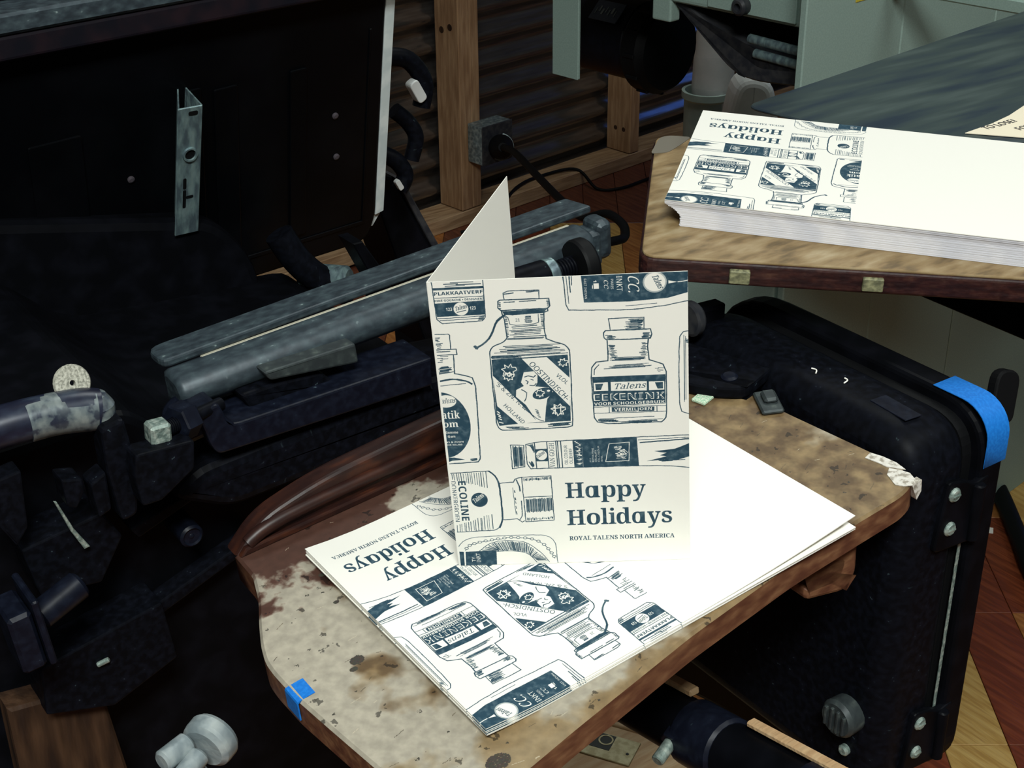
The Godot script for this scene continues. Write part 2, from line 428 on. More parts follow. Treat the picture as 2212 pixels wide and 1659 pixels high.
# ---------------------------------------------------------------- the print on the cards (flat ink on paper)
class Ink:
	var im: Image
	var k := 2.0
	var nz := FastNoiseLite.new()
	var fonts := {}

	func _init():
		im = Image.create(2000, 2800, false, Image.FORMAT_L8)
		nz.frequency = 0.02
		for spec in [["serif", "Droid Serif", 400], ["serif_bold", "Droid Serif", 700], ["sans", "Droid Sans", 400], ["sans_bold", "Droid Sans", 700]]:
			var f := SystemFont.new()
			f.font_names = PackedStringArray([spec[1]])
			f.font_weight = spec[2]
			fonts[spec[0]] = f

	func fill(pts: PackedVector2Array, v := 1.0):
		var lo := 1e9
		var hi := -1e9
		for p in pts:
			lo = minf(lo, p.y)
			hi = maxf(hi, p.y)
		var col := Color(v, v, v)
		for y in range(maxi(0, int(lo * k)), mini(im.get_height() - 1, int(hi * k)) + 1):
			var yy := (y + 0.5) / k
			var xs := []
			for i in pts.size():
				var a := pts[i]
				var b := pts[(i + 1) % pts.size()]
				if (a.y <= yy) != (b.y <= yy):
					xs.append(a.x + (yy - a.y) / (b.y - a.y) * (b.x - a.x))
			xs.sort()
			for i in range(0, xs.size() - 1, 2):
				var x0 := int(round(xs[i] * k))
				var x1 := int(round(xs[i + 1] * k))
				if x1 > x0:
					im.fill_rect(Rect2i(x0, y, x1 - x0, 1), col)

	func poly(f: Array, v := 1.0):
		var p := PackedVector2Array()
		for i in range(0, f.size(), 2):
			p.append(Vector2(f[i], f[i + 1]))
		fill(p, v)

	func seg(a: Vector2, b: Vector2, w: float, v := 1.0):
		var d := (b - a).normalized()
		var n := Vector2(-d.y, d.x) * w / 2
		d *= w * 0.3
		fill(PackedVector2Array([a - d + n, b + d + n, b + d - n, a - d - n]), v)

	# a hand-drawn stroke through points
	func line(f: Array, w := 4.0, v := 1.0, closed := false, curvy := true):
		var p := []
		for i in range(0, f.size(), 2):
			p.append(Vector2(f[i], f[i + 1]))
		if closed:
			p.append(p[0])
		var prev: Vector2 = p[0]
		for i in p.size() - 1:
			var a: Vector2 = p[i]
			var b: Vector2 = p[i + 1]
			var pa: Vector2 = p[maxi(i - 1, 0)]
			var pb: Vector2 = p[mini(i + 2, p.size() - 1)]
			var d := b - a   # sharp corners stay sharp, gentle turns are rounded
			var ca := pa if i > 0 and absf((a - pa).angle_to(d)) < 0.75 else a - d
			var cb := pb if absf(d.angle_to(pb - b)) < 0.75 and pb != b else b + d
			ca = a - (a - ca).normalized() * minf((a - ca).length(), d.length())
			cb = b + (cb - b).normalized() * minf((cb - b).length(), d.length())
			var steps := maxi(2, int(d.length() / 14.0))
			for s in range(1, steps + 1):
				var t := float(s) / steps
				var q := a.cubic_interpolate(b, ca, cb, t) if curvy else a.lerp(b, t)
				q += Vector2(nz.get_noise_2d(q.x, q.y), nz.get_noise_2d(q.y + 500, q.x)) * 2.0
				seg(prev, q, w * (0.8 + 0.5 * absf(nz.get_noise_2d(q.x * 3, q.y * 3))), v)
				prev = q

	func ellipse(c: Vector2, rx: float, ry: float, v := 1.0, turn := 0.0):
		var p := PackedVector2Array()
		for i in 40:
			p.append(c + Vector2(cos(TAU * i / 40) * rx, sin(TAU * i / 40) * ry).rotated(turn))
		fill(p, v)

	func ring(c: Vector2, rx: float, ry: float, w: float, v := 1.0):
		ellipse(c, rx, ry, v)
		ellipse(c, rx - w, ry - w, 1.0 - v)

	# parallel pen strokes between two edges
	func hatch(a: Vector2, b: Vector2, a2: Vector2, b2: Vector2, n: int, w := 3.0, gap := 0.15, v := 1.0, seed_ := 1):
		var r := RandomNumberGenerator.new()
		r.seed = seed_
		for i in n:
			var t := (i + r.randf_range(0.2, 0.8)) / n
			var p := a.lerp(a2, t)
			var q := b.lerp(b2, t)
			var s := r.randf() * gap
			var e := 1.0 - r.randf() * gap
			seg(p.lerp(q, s), p.lerp(q, e), w * r.randf_range(0.6, 1.2), v)

	# lettering: from the base-line point, run to a given width, cap height h
	func text(s: String, at: Vector2, width: float, h: float, font: String, angle := 0.0, v := 1.0, slant := 0.0):
		var tm := TextMesh.new()
		tm.font = fonts[font]
		tm.text = "H"
		tm.font_size = 96
		tm.pixel_size = 1.0
		tm.depth = 0.0
		tm.curve_step = 3.0
		var cap := tm.get_aabb()
		tm.text = s
		var box := tm.get_aabb()
		var arr := tm.surface_get_arrays(0)
		var vs: PackedVector3Array = arr[Mesh.ARRAY_VERTEX]
		var idx: PackedInt32Array = arr[Mesh.ARRAY_INDEX] if arr[Mesh.ARRAY_INDEX] != null else PackedInt32Array(range(vs.size()))
		var sx := width / box.size.x
		var sy := h / cap.size.y
		var pts := PackedVector2Array()
		for p in vs:
			var q := Vector2((p.x - box.position.x) * sx, -(p.y - cap.position.y) * sy)
			q.x -= q.y * slant
			pts.append(at + q.rotated(angle))
		for i in range(0, idx.size(), 3):
			fill(PackedVector2Array([pts[idx[i]], pts[idx[i + 1]], pts[idx[i + 2]]]), v)

	func wiggle(c: Vector2, r: float, seed_: int, v := 0.0, w := 4.0):
		var g := RandomNumberGenerator.new()
		g.seed = seed_
		var f := []
		for i in 15:
			var q := c + Vector2.from_angle(TAU * i / 15) * r * (1.0 if i % 2 == 0 else g.randf_range(0.45, 0.7))
			f.append(q.x)
			f.append(q.y)
		line(f, w, v, true)


func card_art() -> ImageTexture:
	var k := Ink.new()
	# jar of gouache, top left
	k.line([16, 0, 19, 60, 22, 167, 42, 186, 199, 181, 213, 164, 216, 0], 4)
	k.hatch(Vector2(22, 4), Vector2(210, 4), Vector2(22, 22), Vector2(210, 22), 4, 4, 0.5, 1.0, 3)
	k.poly([19, 27, 215, 26, 215, 36, 19, 37])
	k.text("PLAKKAATVERF", Vector2(22, 60), 190, 15, "sans_bold", -0.012)
	k.line([20, 72, 216, 70], 3)
	k.text("FINE GOUACHE • DESIGNERS", Vector2(22, 88), 192, 9, "sans_bold", -0.012)
	k.poly([21, 95, 217, 90, 214, 152, 24, 155])
	k.ellipse(Vector2(121, 123), 29, 29, 0.0)
	k.text("Talens", Vector2(98, 132), 48, 18, "serif_bold", -0.25, 1.0, 0.3)
	k.seg(Vector2(104, 138), Vector2(140, 130), 3)
	k.text("123", Vector2(62, 130), 24, 14, "sans_bold", 0.0, 0.0)
	k.text("123", Vector2(155, 128), 24, 14, "sans_bold", 0.0, 0.0)
	k.line([26, 163, 212, 158], 3)
	k.line([34, 172, 206, 168], 3)
	k.hatch(Vector2(190, 160), Vector2(212, 158), Vector2(180, 180), Vector2(205, 178), 4, 3)
	# tall square bottle with the slanting label
	k.line([292, 88, 290, 61, 307, 53, 429, 55, 427, 90], 4)
	k.line([292, 66, 330, 62], 5)
	k.line([380, 60, 425, 59], 5)
	k.line([276, 138, 265, 126, 267, 98, 276, 92, 465, 92, 467, 126, 456, 136, 276, 138], 5)
	k.hatch(Vector2(455, 98), Vector2(466, 98), Vector2(455, 128), Vector2(466, 128), 6, 3, 0.3)
	k.hatch(Vector2(268, 102), Vector2(278, 100), Vector2(268, 128), Vector2(278, 132), 5, 3, 0.3)
	k.line([290, 102, 330, 101], 4)
	k.line([350, 101, 415, 100], 4)
	k.line([278, 140, 280, 158, 286, 180, 290, 262, 276, 279, 232, 300, 218, 322, 219, 660, 226, 686, 240, 698, 507, 694, 527, 688, 530, 661, 533, 329, 517, 305, 479, 289, 445, 273, 440, 227, 442, 154, 458, 148, 458, 138], 5)
	k.poly([280, 142, 456, 138, 440, 156, 330, 160, 288, 158])
	k.hatch(Vector2(286, 160), Vector2(300, 160), Vector2(290, 262), Vector2(300, 262), 16, 3, 0.3, 1.0, 4)
	k.hatch(Vector2(424, 160), Vector2(441, 160), Vector2(430, 215), Vector2(441, 215), 10, 3, 0.3, 1.0, 5)
	k.line([300, 168, 306, 200, 330, 206, 400, 204, 420, 196, 420, 160], 3)
	k.hatch(Vector2(365, 165), Vector2(395, 165), Vector2(365, 200), Vector2(395, 198), 9, 2.5, 0.2, 1.0, 6)
	k.text("21", Vector2(330, 190), 16, 14, "serif")
	k.hatch(Vector2(290, 212), Vector2(442, 205), Vector2(290, 275), Vector2(448, 275), 9, 3.5, 0.22, 1.0, 7)
	k.hatch(Vector2(240, 298), Vector2(510, 296), Vector2(224, 352), Vector2(528, 344), 9, 4, 0.2, 1.0, 8)
	k.hatch(Vector2(222, 340), Vector2(330, 340), Vector2(222, 362), Vector2(380, 358), 4, 5, 0.3, 1.0, 9)
	k.line([290, 158, 258, 184, 237, 229, 220, 262, 190, 289, 163, 304], 9)
	k.hatch(Vector2(156, 296), Vector2(170, 310), Vector2(162, 290), Vector2(176, 302), 4, 5)
	k.line([290, 150, 320, 158, 350, 148, 372, 156], 8)
	k.poly([222, 359, 525, 349, 528, 420, 522, 664, 308, 669, 230, 676, 221, 640])
	k.poly([342, 360, 442, 357, 528, 458, 523, 594], 0.0)
	k.poly([221, 433, 307, 548, 388, 664, 308, 671, 228, 580], 0.0)
	k.text("OOSTINDISCH-", Vector2(368, 388), 226, 23, "sans", 0.905)
	k.text("VLOL", Vector2(472, 446), 58, 17, "sans", 0.82)
	k.text("'S & ZN. N.V.", Vector2(228, 476), 170, 17, "sans", 0.86)
	k.text("HOLLAND", Vector2(252, 580), 116, 17, "sans", 0.9)
	# the seated figure on that label
	k.poly([332, 471, 346, 424, 386, 420, 400, 440, 398, 474, 388, 492, 442, 500, 458, 519, 433, 554, 426, 590, 417, 663, 386, 664, 345, 580, 307, 538, 310, 506, 342, 488], 0.0)
	k.line([348, 446, 362, 440, 384, 448, 392, 440], 4)
	k.line([352, 462, 360, 470, 356, 480], 4)
	k.line([372, 458, 382, 462], 4)
	k.line([366, 486, 384, 488, 392, 478], 4)
	k.line([332, 505, 352, 520, 348, 545, 340, 560], 4)
	k.ellipse(Vector2(415, 527), 42, 25, 1.0, -0.35)
	k.wiggle(Vector2(405, 526), 18, 5, 0.0, 4)
	k.ellipse(Vector2(440, 515), 7, 5, 0.0)
	k.line([330, 590, 392, 652, 412, 660], 3)
	k.hatch(Vector2(380, 600), Vector2(392, 606), Vector2(390, 640), Vector2(402, 646), 6, 3)
	k.wiggle(Vector2(288, 412), 30, 1)
	k.wiggle(Vector2(284, 440), 22, 2)
	k.wiggle(Vector2(288, 432), 10, 9)
	k.wiggle(Vector2(474, 608), 30, 3)
	k.line([450, 600, 498, 598], 5, 0.0)
	k.line([462, 590, 462, 630], 5, 0.0)
	k.line([484, 590, 484, 630], 5, 0.0)
	k.wiggle(Vector2(505, 385), 20, 4)
	k.hatch(Vector2(226, 600), Vector2(236, 612), Vector2(226, 660), Vector2(250, 668), 5, 5, 0.3, 0.0)
	k.hatch(Vector2(240, 680), Vector2(330, 684), Vector2(240, 694), Vector2(380, 694), 4, 4, 0.4, 1.0, 11)
	k.hatch(Vector2(420, 674), Vector2(524, 668), Vector2(430, 688), Vector2(524, 682), 5, 4, 0.4, 1.0, 12)
	# school ink bottle
	k.line([697, 247, 691, 194, 830, 194, 828, 249], 4)
	k.hatch(Vector2(760, 198), Vector2(828, 197), Vector2(750, 246), Vector2(826, 246), 16, 2.5, 0.3, 1.0, 21)
	k.hatch(Vector2(800, 198), Vector2(828, 197), Vector2(800, 246), Vector2(826, 246), 10, 3, 0.3, 1.0, 22)
	k.line([681, 289, 672, 280, 671, 256, 678, 247, 853, 247, 858, 270, 852, 290, 681, 289], 5)
	k.hatch(Vector2(676, 266), Vector2(716, 270), Vector2(680, 288), Vector2(720, 288), 8, 2.5, 0.4, 1.0, 23)
	k.hatch(Vector2(822, 262), Vector2(854, 262), Vector2(815, 286), Vector2(852, 286), 9, 2.5, 0.3, 1.0, 24)
	k.line([683, 290, 684, 342, 682, 386, 637, 389, 618, 414, 614, 455, 619, 653, 631, 675, 672, 684, 890, 684, 908, 663, 911, 445, 899, 410, 845, 387, 841, 326, 845, 292], 5)
	k.hatch(Vector2(686, 310), Vector2(716, 314), Vector2(686, 372), Vector2(724, 372), 18, 2.5, 0.4, 1.0, 25)
	k.hatch(Vector2(815, 306), Vector2(842, 306), Vector2(805, 372), Vector2(842, 372), 18, 2.5, 0.4, 1.0, 26)
	k.hatch(Vector2(686, 372), Vector2(842, 370), Vector2(686, 388), Vector2(843, 388), 5, 3, 0.2, 1.0, 27)
	k.hatch(Vector2(660, 408), Vector2(860, 402), Vector2(665, 424), Vector2(860, 420), 6, 2.5, 0.25, 1.0, 28)
	k.line([626, 448, 628, 424, 646, 402], 4)
	k.hatch(Vector2(862, 420), Vector2(902, 424), Vector2(862, 446), Vector2(902, 448), 4, 3, 0.5, 1.0, 29)
	k.poly([617, 458, 908, 458, 907, 596, 619, 598])
	k.poly([622, 486, 679, 485, 679, 526, 622, 526], 0.0)
	k.poly([690, 485, 834, 487, 833, 531, 690, 527], 0.0)
	k.poly([842, 489, 903, 490, 903, 530, 842, 530], 0.0)
	k.poly([628, 492, 660, 492, 650, 520, 630, 520])
	k.poly([866, 494, 898, 494, 898, 524, 876, 524])
	k.text("Talens", Vector2(700, 520), 126, 26, "serif", -0.02, 1.0, 0.35)
	k.text("EEKENINK", Vector2(620, 572), 284, 32, "sans_bold", 0.0, 0.0)
	k.text("EEKENINK", Vector2(625, 569), 275, 25, "sans", 0.0, 1.0)
	k.text("VOOR SCHOOLGEBRUIK", Vector2(620, 594), 284, 14, "sans_bold", 0.0, 0.0)
	k.line([618, 602, 908, 606], 3)
	k.line([620, 632, 908, 634], 3)
	k.poly([690, 606, 862, 609, 861, 630, 690, 628])
	k.text("VERMILJOEN", Vector2(700, 625), 152, 14, "sans_bold", 0.0, 0.0)
	k.seg(Vector2(680, 604), Vector2(680, 632), 3)
	k.seg(Vector2(872, 606), Vector2(872, 634), 3)
	k.hatch(Vector2(625, 660), Vector2(700, 664), Vector2(640, 676), Vector2(760, 680), 5, 3.5, 0.3, 1.0, 30)
	k.hatch(Vector2(700, 674), Vector2(900, 668), Vector2(720, 684), Vector2(892, 682), 4, 3.5, 0.3, 1.0, 31)
	k.line([640, 660, 860, 656], 3)
	# flat ink flask lying on its side, top right
	k.line([524, 0, 531, 125, 540, 149, 777, 157, 900, 146, 1000, 128], 4)
	k.line([536, 0, 542, 120], 3)
	k.line([548, 0, 550, 70], 5)
	k.line([556, 0, 556, 40], 4)
	k.line([760, 140, 880, 134], 2.5)
	k.poly([593, 0, 1000, 0, 999, 91, 923, 112, 778, 121, 600, 118])
	k.ellipse(Vector2(874, 41), 46, 46, 0.35)
	k.ellipse(Vector2(874, 41), 40, 40, 0.0)
	k.text("Talens", Vector2(862, 14), 62, 24, "serif_bold", 1.15, 1.0, 0.3)
	k.text("CC.", Vector2(772, 6), 74, 42, "serif", 1.57, 0.0, 0.35)
	k.text("INKT", Vector2(728, 8), 66, 22, "sans", 1.57, 0.0)
	k.text("PARIS", Vector2(706, 20), 44, 10, "sans", 1.57, 0.0)
	k.text("CC", Vector2(680, 22), 36, 16, "serif", 1.57, 0.0, 0.3)
	k.poly([640, 36, 660, 36, 660, 60, 640, 60], 0.0)
	k.poly([634, 44, 637, 44, 637, 58, 634, 58], 0.0)
	k.text("1", Vector2(640, 22), 8, 12, "sans_bold", 1.57, 0.0)
	k.text("EAST INDIAN", Vector2(604, 14), 88, 9, "sans", 1.57, 0.0)
	k.poly([926, 36, 960, 44, 926, 50], 0.0)
	k.line([962, 44, 1000, 40], 4, 0.0)
	# batik bottle cut by the fold
	k.line([0, 234, 60, 234, 66, 240, 64, 301], 4)
	k.hatch(Vector2(0, 246), Vector2(30, 244), Vector2(0, 300), Vector2(40, 296), 8, 4, 0.5, 1.0, 41)
	k.line([0, 305, 86, 304, 87, 328, 0, 330], 4)
	k.line([0, 314, 60, 314], 4)
	k.line([72, 330, 69, 418, 110, 428, 138, 440, 148, 480, 140, 780, 137, 838, 128, 851, 0, 858], 5)
	k.hatch(Vector2(0, 334), Vector2(60, 334), Vector2(0, 366), Vector2(40, 362), 5, 4, 0.5, 1.0, 42)
	k.hatch(Vector2(0, 384), Vector2(66, 380), Vector2(0, 420), Vector2(66, 410), 8, 5, 0.35, 1.0, 43)
	k.line([0, 452, 60, 444, 110, 454, 134, 470], 8)
	k.line([0, 474, 110, 466], 3)
	k.ellipse(Vector2(-6, 665), 118, 162, 1.0)
	k.ellipse(Vector2(22, 548), 42, 30, 0.0)
	k.text("Talens", Vector2(-12, 558), 70, 22, "serif", -0.04, 1.0, 0.35)
	k.text("Batik", Vector2(-26, 632), 98, 36, "serif_bold", 0.0, 0.0)
	k.text("Gom", Vector2(-30, 674), 92, 30, "serif_bold", 0.0, 0.0)
	k.text("Gomme", Vector2(6, 706), 52, 12, "sans_bold", 0.0, 0.0)
	k.text("Gum", Vector2(14, 726), 30, 12, "sans_bold", 0.0, 0.0)
	k.text("TALENS & ZOON", Vector2(-30, 752), 106, 8, "sans_bold", 0.0, 0.0)
	k.text("APELDOORN HOLLAND", Vector2(-30, 766), 100, 8, "sans_bold", 0.0, 0.0)
	k.poly([0, 826, 30, 826, 74, 838, 20, 842, 0, 850])
	k.hatch(Vector2(96, 836), Vector2(126, 832), Vector2(100, 848), Vector2(128, 844), 3, 4)
	# paint tube lying across
	k.line([268, 773, 322, 776, 320, 884, 268, 893], 4, 1.0, true, false)
	k.hatch(Vector2(275, 778), Vector2(275, 888), Vector2(316, 780), Vector2(316, 882), 14, 3, 0.08, 1.0, 51)
	k.line([332, 773, 367, 764, 787, 755, 1000, 753], 4)
	k.line([331, 773, 331, 871, 345, 897, 366, 896, 793, 899, 920, 905, 1000, 916], 4)
	k.hatch(Vector2(336, 778), Vector2(350, 774), Vector2(362, 770), Vector2(364, 820), 12, 4, 0.3, 1.0, 52)
	k.hatch(Vector2(338, 860), Vector2(352, 890), Vector2(350, 850), Vector2(364, 890), 8, 4, 0.4, 1.0, 53)
	for x in [367, 418, 455, 462, 475]:
		k.seg(Vector2(x, 764), Vector2(x + 2, 897), 4)
	k.seg(Vector2(368, 800), Vector2(418, 799), 3)
	k.seg(Vector2(368, 858), Vector2(418, 859), 3)
	k.poly([369, 800, 418, 799, 418, 858, 369, 858])
	k.ellipse(Vector2(393, 829), 23, 25, 0.0)
	k.text("Talens", Vector2(376, 846), 42, 16, "serif_bold", -0.7, 1.0, 0.3)
	k.text("VAN GOGH", Vector2(446, 892), 122, 20, "serif", -1.57)
	k.text("OIL COLOUR", Vector2(500, 880), 96, 13, "sans", -1.57)
	k.text("OLIEVERF", Vector2(520, 876), 76, 13, "sans", -1.57)
	k.poly([524, 760, 562, 760, 562, 898, 526, 898])
	for i in 26:
		k.poly([528 + (i * 7) % 30, 766 + i * 5, 540 + (i * 7) % 26, 764 + i * 5, 536 + (i * 5) % 24, 770 + i * 5], 0.0)
	k.poly([562, 759, 787, 755, 793, 899, 563, 898])
	for i in 5:
		k.text(["•••", "EXTRA FINE", "QUALITY", "OIL COLOUR", "40 ML"][i], Vector2(596 + i * 12, 872), [20, 70, 60, 80, 30][i], 7, "sans", -1.57, 0.0)
	k.line([673, 784, 755, 778, 753, 872, 656, 872], 3, 0.0, true, false)
	k.hatch(Vector2(690, 800), Vector2(730, 790), Vector2(700, 866), Vector2(750, 860), 16, 3, 0.7, 0.0, 54)
	k.hatch(Vector2(720, 790), Vector2(750, 830), Vector2(690, 840), Vector2(740, 868), 12, 3, 0.7, 0.0, 55)
	k.line([793, 770, 1000, 764], 3)
	k.line([800, 783, 1000, 772], 6)
	k.poly([1000, 794, 960, 812, 939, 820, 857, 828, 880, 834, 908, 838, 880, 850, 908, 856, 825, 877, 900, 872, 950, 876, 1000, 860])
	k.hatch(Vector2(830, 868), Vector2(990, 866), Vector2(840, 884), Vector2(990, 880), 4, 3, 0.5, 1.0, 56)
	# drawing-ink bottle lying on its side
	k.line([0, 906, 166, 900, 190, 927, 208, 966, 267, 961, 276, 946, 303, 938], 4)
	k.line([0, 1216, 168, 1211, 191, 1198, 205, 1158, 270, 1154, 290, 1172, 301, 1166], 4)
	k.line([168, 901, 192, 928, 206, 970, 208, 1150, 192, 1198], 8)
	k.line([280, 950, 290, 985, 292, 1010], 6)
	k.line([262, 990, 266, 1130], 2.5)
	k.line([294, 1060, 292, 1140, 280, 1160], 4)
	k.hatch(Vector2(268, 1000), Vector2(270, 1012), Vector2(268, 1120), Vector2(272, 1140), 5, 4, 0.2, 1.0, 60)
	k.hatch(Vector2(6, 908), Vector2(8, 938), Vector2(160, 902), Vector2(160, 990), 16, 3, 0.1, 1.0, 61)
	k.hatch(Vector2(6, 1216), Vector2(8, 1180), Vector2(166, 1210), Vector2(166, 1120), 16, 3, 0.1, 1.0, 62)
	k.text("ECOLINE", Vector2(34, 948), 208, 32, "sans_bold", 1.57)
	k.text("DONKERGROEN", Vector2(4, 948), 212, 20, "sans", 1.57)
	k.ellipse(Vector2(117, 1048), 35, 37)
	k.text("Talens", Vector2(96, 1066), 56, 22, "serif_bold", -0.7, 0.0, 0.3)
	k.line([303, 938, 426, 936, 427, 1166, 306, 1172], 4, 1.0, true, false)
	k.line([308, 1042, 426, 1040], 4)
	k.hatch(Vector2(310, 944), Vector2(310, 958), Vector2(422, 940), Vector2(422, 954), 26, 3, 0.3, 1.0, 63)
	k.hatch(Vector2(311, 1050), Vector2(311, 1124), Vector2(424, 1046), Vector2(424, 1120), 34, 2.6, 0.1, 1.0, 64)
	k.hatch(Vector2(312, 1150), Vector2(312, 1168), Vector2(424, 1146), Vector2(424, 1162), 22, 3, 0.5, 1.0, 65)
	# greeting
	greeting(k)
	# oval tray with scalloped rim, bottom left
	k.line([0, 1320, 4, 1300, 27, 1268, 67, 1249, 209, 1243, 366, 1245, 403, 1257, 424, 1290, 430, 1400], 3)
	var f := []
	for p in [[34, 1318], [46, 1298], [64, 1285], [88, 1280], [112, 1272], [140, 1268], [166, 1262], [194, 1260], [222, 1254], [252, 1256], [282, 1258], [312, 1262], [340, 1272], [366, 1288], [386, 1310], [400, 1336], [412, 1356], [419, 1375]]:
		f.append_array(p)
	k.line(f, 3)
	for i in range(0, f.size() - 2, 2):
		var c := Vector2(f[i] + f[i + 2], f[i + 1] + f[i + 3]) / 2
		k.ring(c + Vector2(0, -2), 9, 7, 2.5)
	k.hatch(Vector2(94, 1322), Vector2(170, 1328), Vector2(152, 1279), Vector2(190, 1322), 10, 2.6, 0.2, 1.0, 70)
	k.hatch(Vector2(152, 1279), Vector2(180, 1326), Vector2(229, 1270), Vector2(240, 1326), 16, 2.6, 0.15, 1.0, 71)
	k.hatch(Vector2(229, 1270), Vector2(240, 1326), Vector2(299, 1284), Vector2(296, 1340), 18, 2.6, 0.15, 1.0, 72)
	k.hatch(Vector2(299, 1284), Vector2(296, 1340), Vector2(392, 1386), Vector2(340, 1384), 22, 2.6, 0.15, 1.0, 73)
	k.line([94, 1322, 152, 1279, 229, 1270, 299, 1284, 355, 1334, 394, 1392], 3)
	k.line([170, 1328, 230, 1326, 300, 1343, 340, 1392], 3)
	k.poly([3, 1322, 26, 1324, 24, 1400, 0, 1400])
	k.poly([34, 1324, 160, 1322, 168, 1328, 165, 1400, 30, 1400])
	k.text("INKT", Vector2(96, 1384), 50, 18, "sans", -1.57, 0.0)
	k.text("TY", Vector2(74, 1380), 26, 16, "sans", -1.57, 0.0)
	# bottle cut by the right edge
	k.line([1000, 263, 980, 265, 967, 287, 962, 440, 964, 601, 971, 638, 1000, 650], 4)
	k.hatch(Vector2(980, 276), Vector2(980, 600), Vector2(990, 276), Vector2(990, 600), 3, 2, 0.1, 1.0, 80)
	k.hatch(Vector2(988, 296), Vector2(1000, 300), Vector2(988, 316), Vector2(1000, 320), 4, 3)
	k.im.resize(1000, 1400, Image.INTERPOLATE_BILINEAR)
	# solid areas print unevenly on toothy paper
	var n := FastNoiseLite.new()
	n.seed = 9
	n.frequency = 0.025
	n.fractal_octaves = 5
	var mott := n.get_image(1000, 1400).get_data()
	var ink := k.im.get_data()
	var out := PackedByteArray()
	out.resize(1000 * 1400 * 3)
	for i in ink.size():
		var cov := ink[i] / 255.0
		var thin := 0.0
		if cov > 0.02:
			thin = cov * clampf(1.18 - mott[i] / 255.0 * 0.45, 0.0, 1.0)
		out[i * 3] = int(246 - 204 * thin)
		out[i * 3 + 1] = int(243 - 173 * thin)
		out[i * 3 + 2] = int(234 - 148 * thin)
	var im := Image.create_from_data(1000, 1400, false, Image.FORMAT_RGB8, out)
	im.generate_mipmaps()
	return ImageTexture.create_from_image(im)


# «Happy Holidays» in a slab serif with one-storey a: each a is an o with a stem
func greeting(k: Ink):
	slab_word(k, "Happy", Vector2(482, 1054), 340.0, 80.0)
	slab_word(k, "Holidays", Vector2(482, 1197), 447.0, 80.0)
	k.text("ROYAL TALENS NORTH AMERICA", Vector2(487, 1279), 448, 22, "serif_bold")


func slab_word(k: Ink, s: String, at: Vector2, width: float, cap: float):
	# advance widths in units of the cap height, then fitted to the word's width
	var adv := {"H": 1.28, "a": 0.98, "p": 1.0, "y": 0.92, "o": 0.92, "l": 0.5, "i": 0.5, "d": 1.0, "s": 0.72}
	var total := 0.0
	for ch in s:
		total += adv[ch]
	var u := width / total
	var x := at.x
	for ch in s:
		var w: float = adv[ch] * u
		var g := w * 0.93
		if ch == "a":
			k.text("o", Vector2(x, at.y), g * 0.8, cap, "serif_bold")
			k.text("ı", Vector2(x + g * 0.58, at.y), g * 0.42, cap, "serif_bold")
		else:
			k.text(ch, Vector2(x, at.y), g, cap, "serif_bold")
		x += w


# ---------------------------------------------------------------- paper
# a printed sheet lying in a frame: x 0..W, z 0..H; the left half carries the print upside down
const SW := 0.244
const SH := 0.176
const ST := 0.0005

func sheet_mesh(lift := 0.0, printed := true, curl := 0.0) -> ArrayMesh:
	var nx := 16
	var nz := 6
	var mid := SW / 2
	var hgt := func(x: float, z: float) -> float:
		var t := clampf((x - mid) / mid, 0.0, 1.0)
		return lift * t * t * (0.15 + 0.85 * z / SH) + curl * pow(clampf(1.0 - x / 0.045, 0.0, 1.0), 2.0)
	var top := Mb.new()
	var rest := Mb.new()
	top.uvf = func(p: Vector3) -> Vector2: return Vector2(1.0 - p.x / mid, 1.0 - p.z / SH)
	for i in nx:
		for j in nz:
			var x0 := SW * i / nx
			var x1 := SW * (i + 1) / nx
			var z0 := SH * j / nz
			var z1 := SH * (j + 1) / nz
			var q := [Vector3(x0, hgt.call(x0, z0), z0), Vector3(x1, hgt.call(x1, z0), z0), Vector3(x1, hgt.call(x1, z1), z1), Vector3(x0, hgt.call(x0, z1), z1)]
			var m: Mb = top if printed and i < nx / 2 else rest
			m.quad(q[0], q[1], q[2], q[3], Vector3.UP, 1)
			var d := Vector3(0, -ST, 0)
			rest.quad(q[0] + d, q[1] + d, q[2] + d, q[3] + d, Vector3.DOWN, 2)
			if j == 0:
				rest.quad(q[0], q[1], q[1] + d, q[0] + d, Vector3.FORWARD)
			if j == nz - 1:
				rest.quad(q[3], q[2], q[2] + d, q[3] + d, Vector3.BACK)
			if i == 0:
				rest.quad(q[0], q[3], q[3] + d, q[0] + d, Vector3.LEFT)
			if i == nx - 1:
				rest.quad(q[1], q[2], q[2] + d, q[1] + d, Vector3.RIGHT)
	var am := rest.mesh(M.paper)
	if printed:
		top.st.generate_normals()
		top.st.commit(am)
		am.surface_set_material(1, M.print)
	return am


func plain_sheet_mesh(w: float, h: float, t: float, m: Material) -> ArrayMesh:
	var b := Mb.new()
	b.box(Vector3(w / 2, -t / 2, h / 2), Vector3(w, t, h))
	return b.mesh(m)


func lay(called: String, me: Mesh, xf: Transform3D, label: String, category: String, group := "") -> MeshInstance3D:
	var o := MeshInstance3D.new()
	o.name = numbered(called, self)
	add_child(o, true)
	o.mesh = me
	o.transform = xf
	tag(o, label, category, group)
	return o


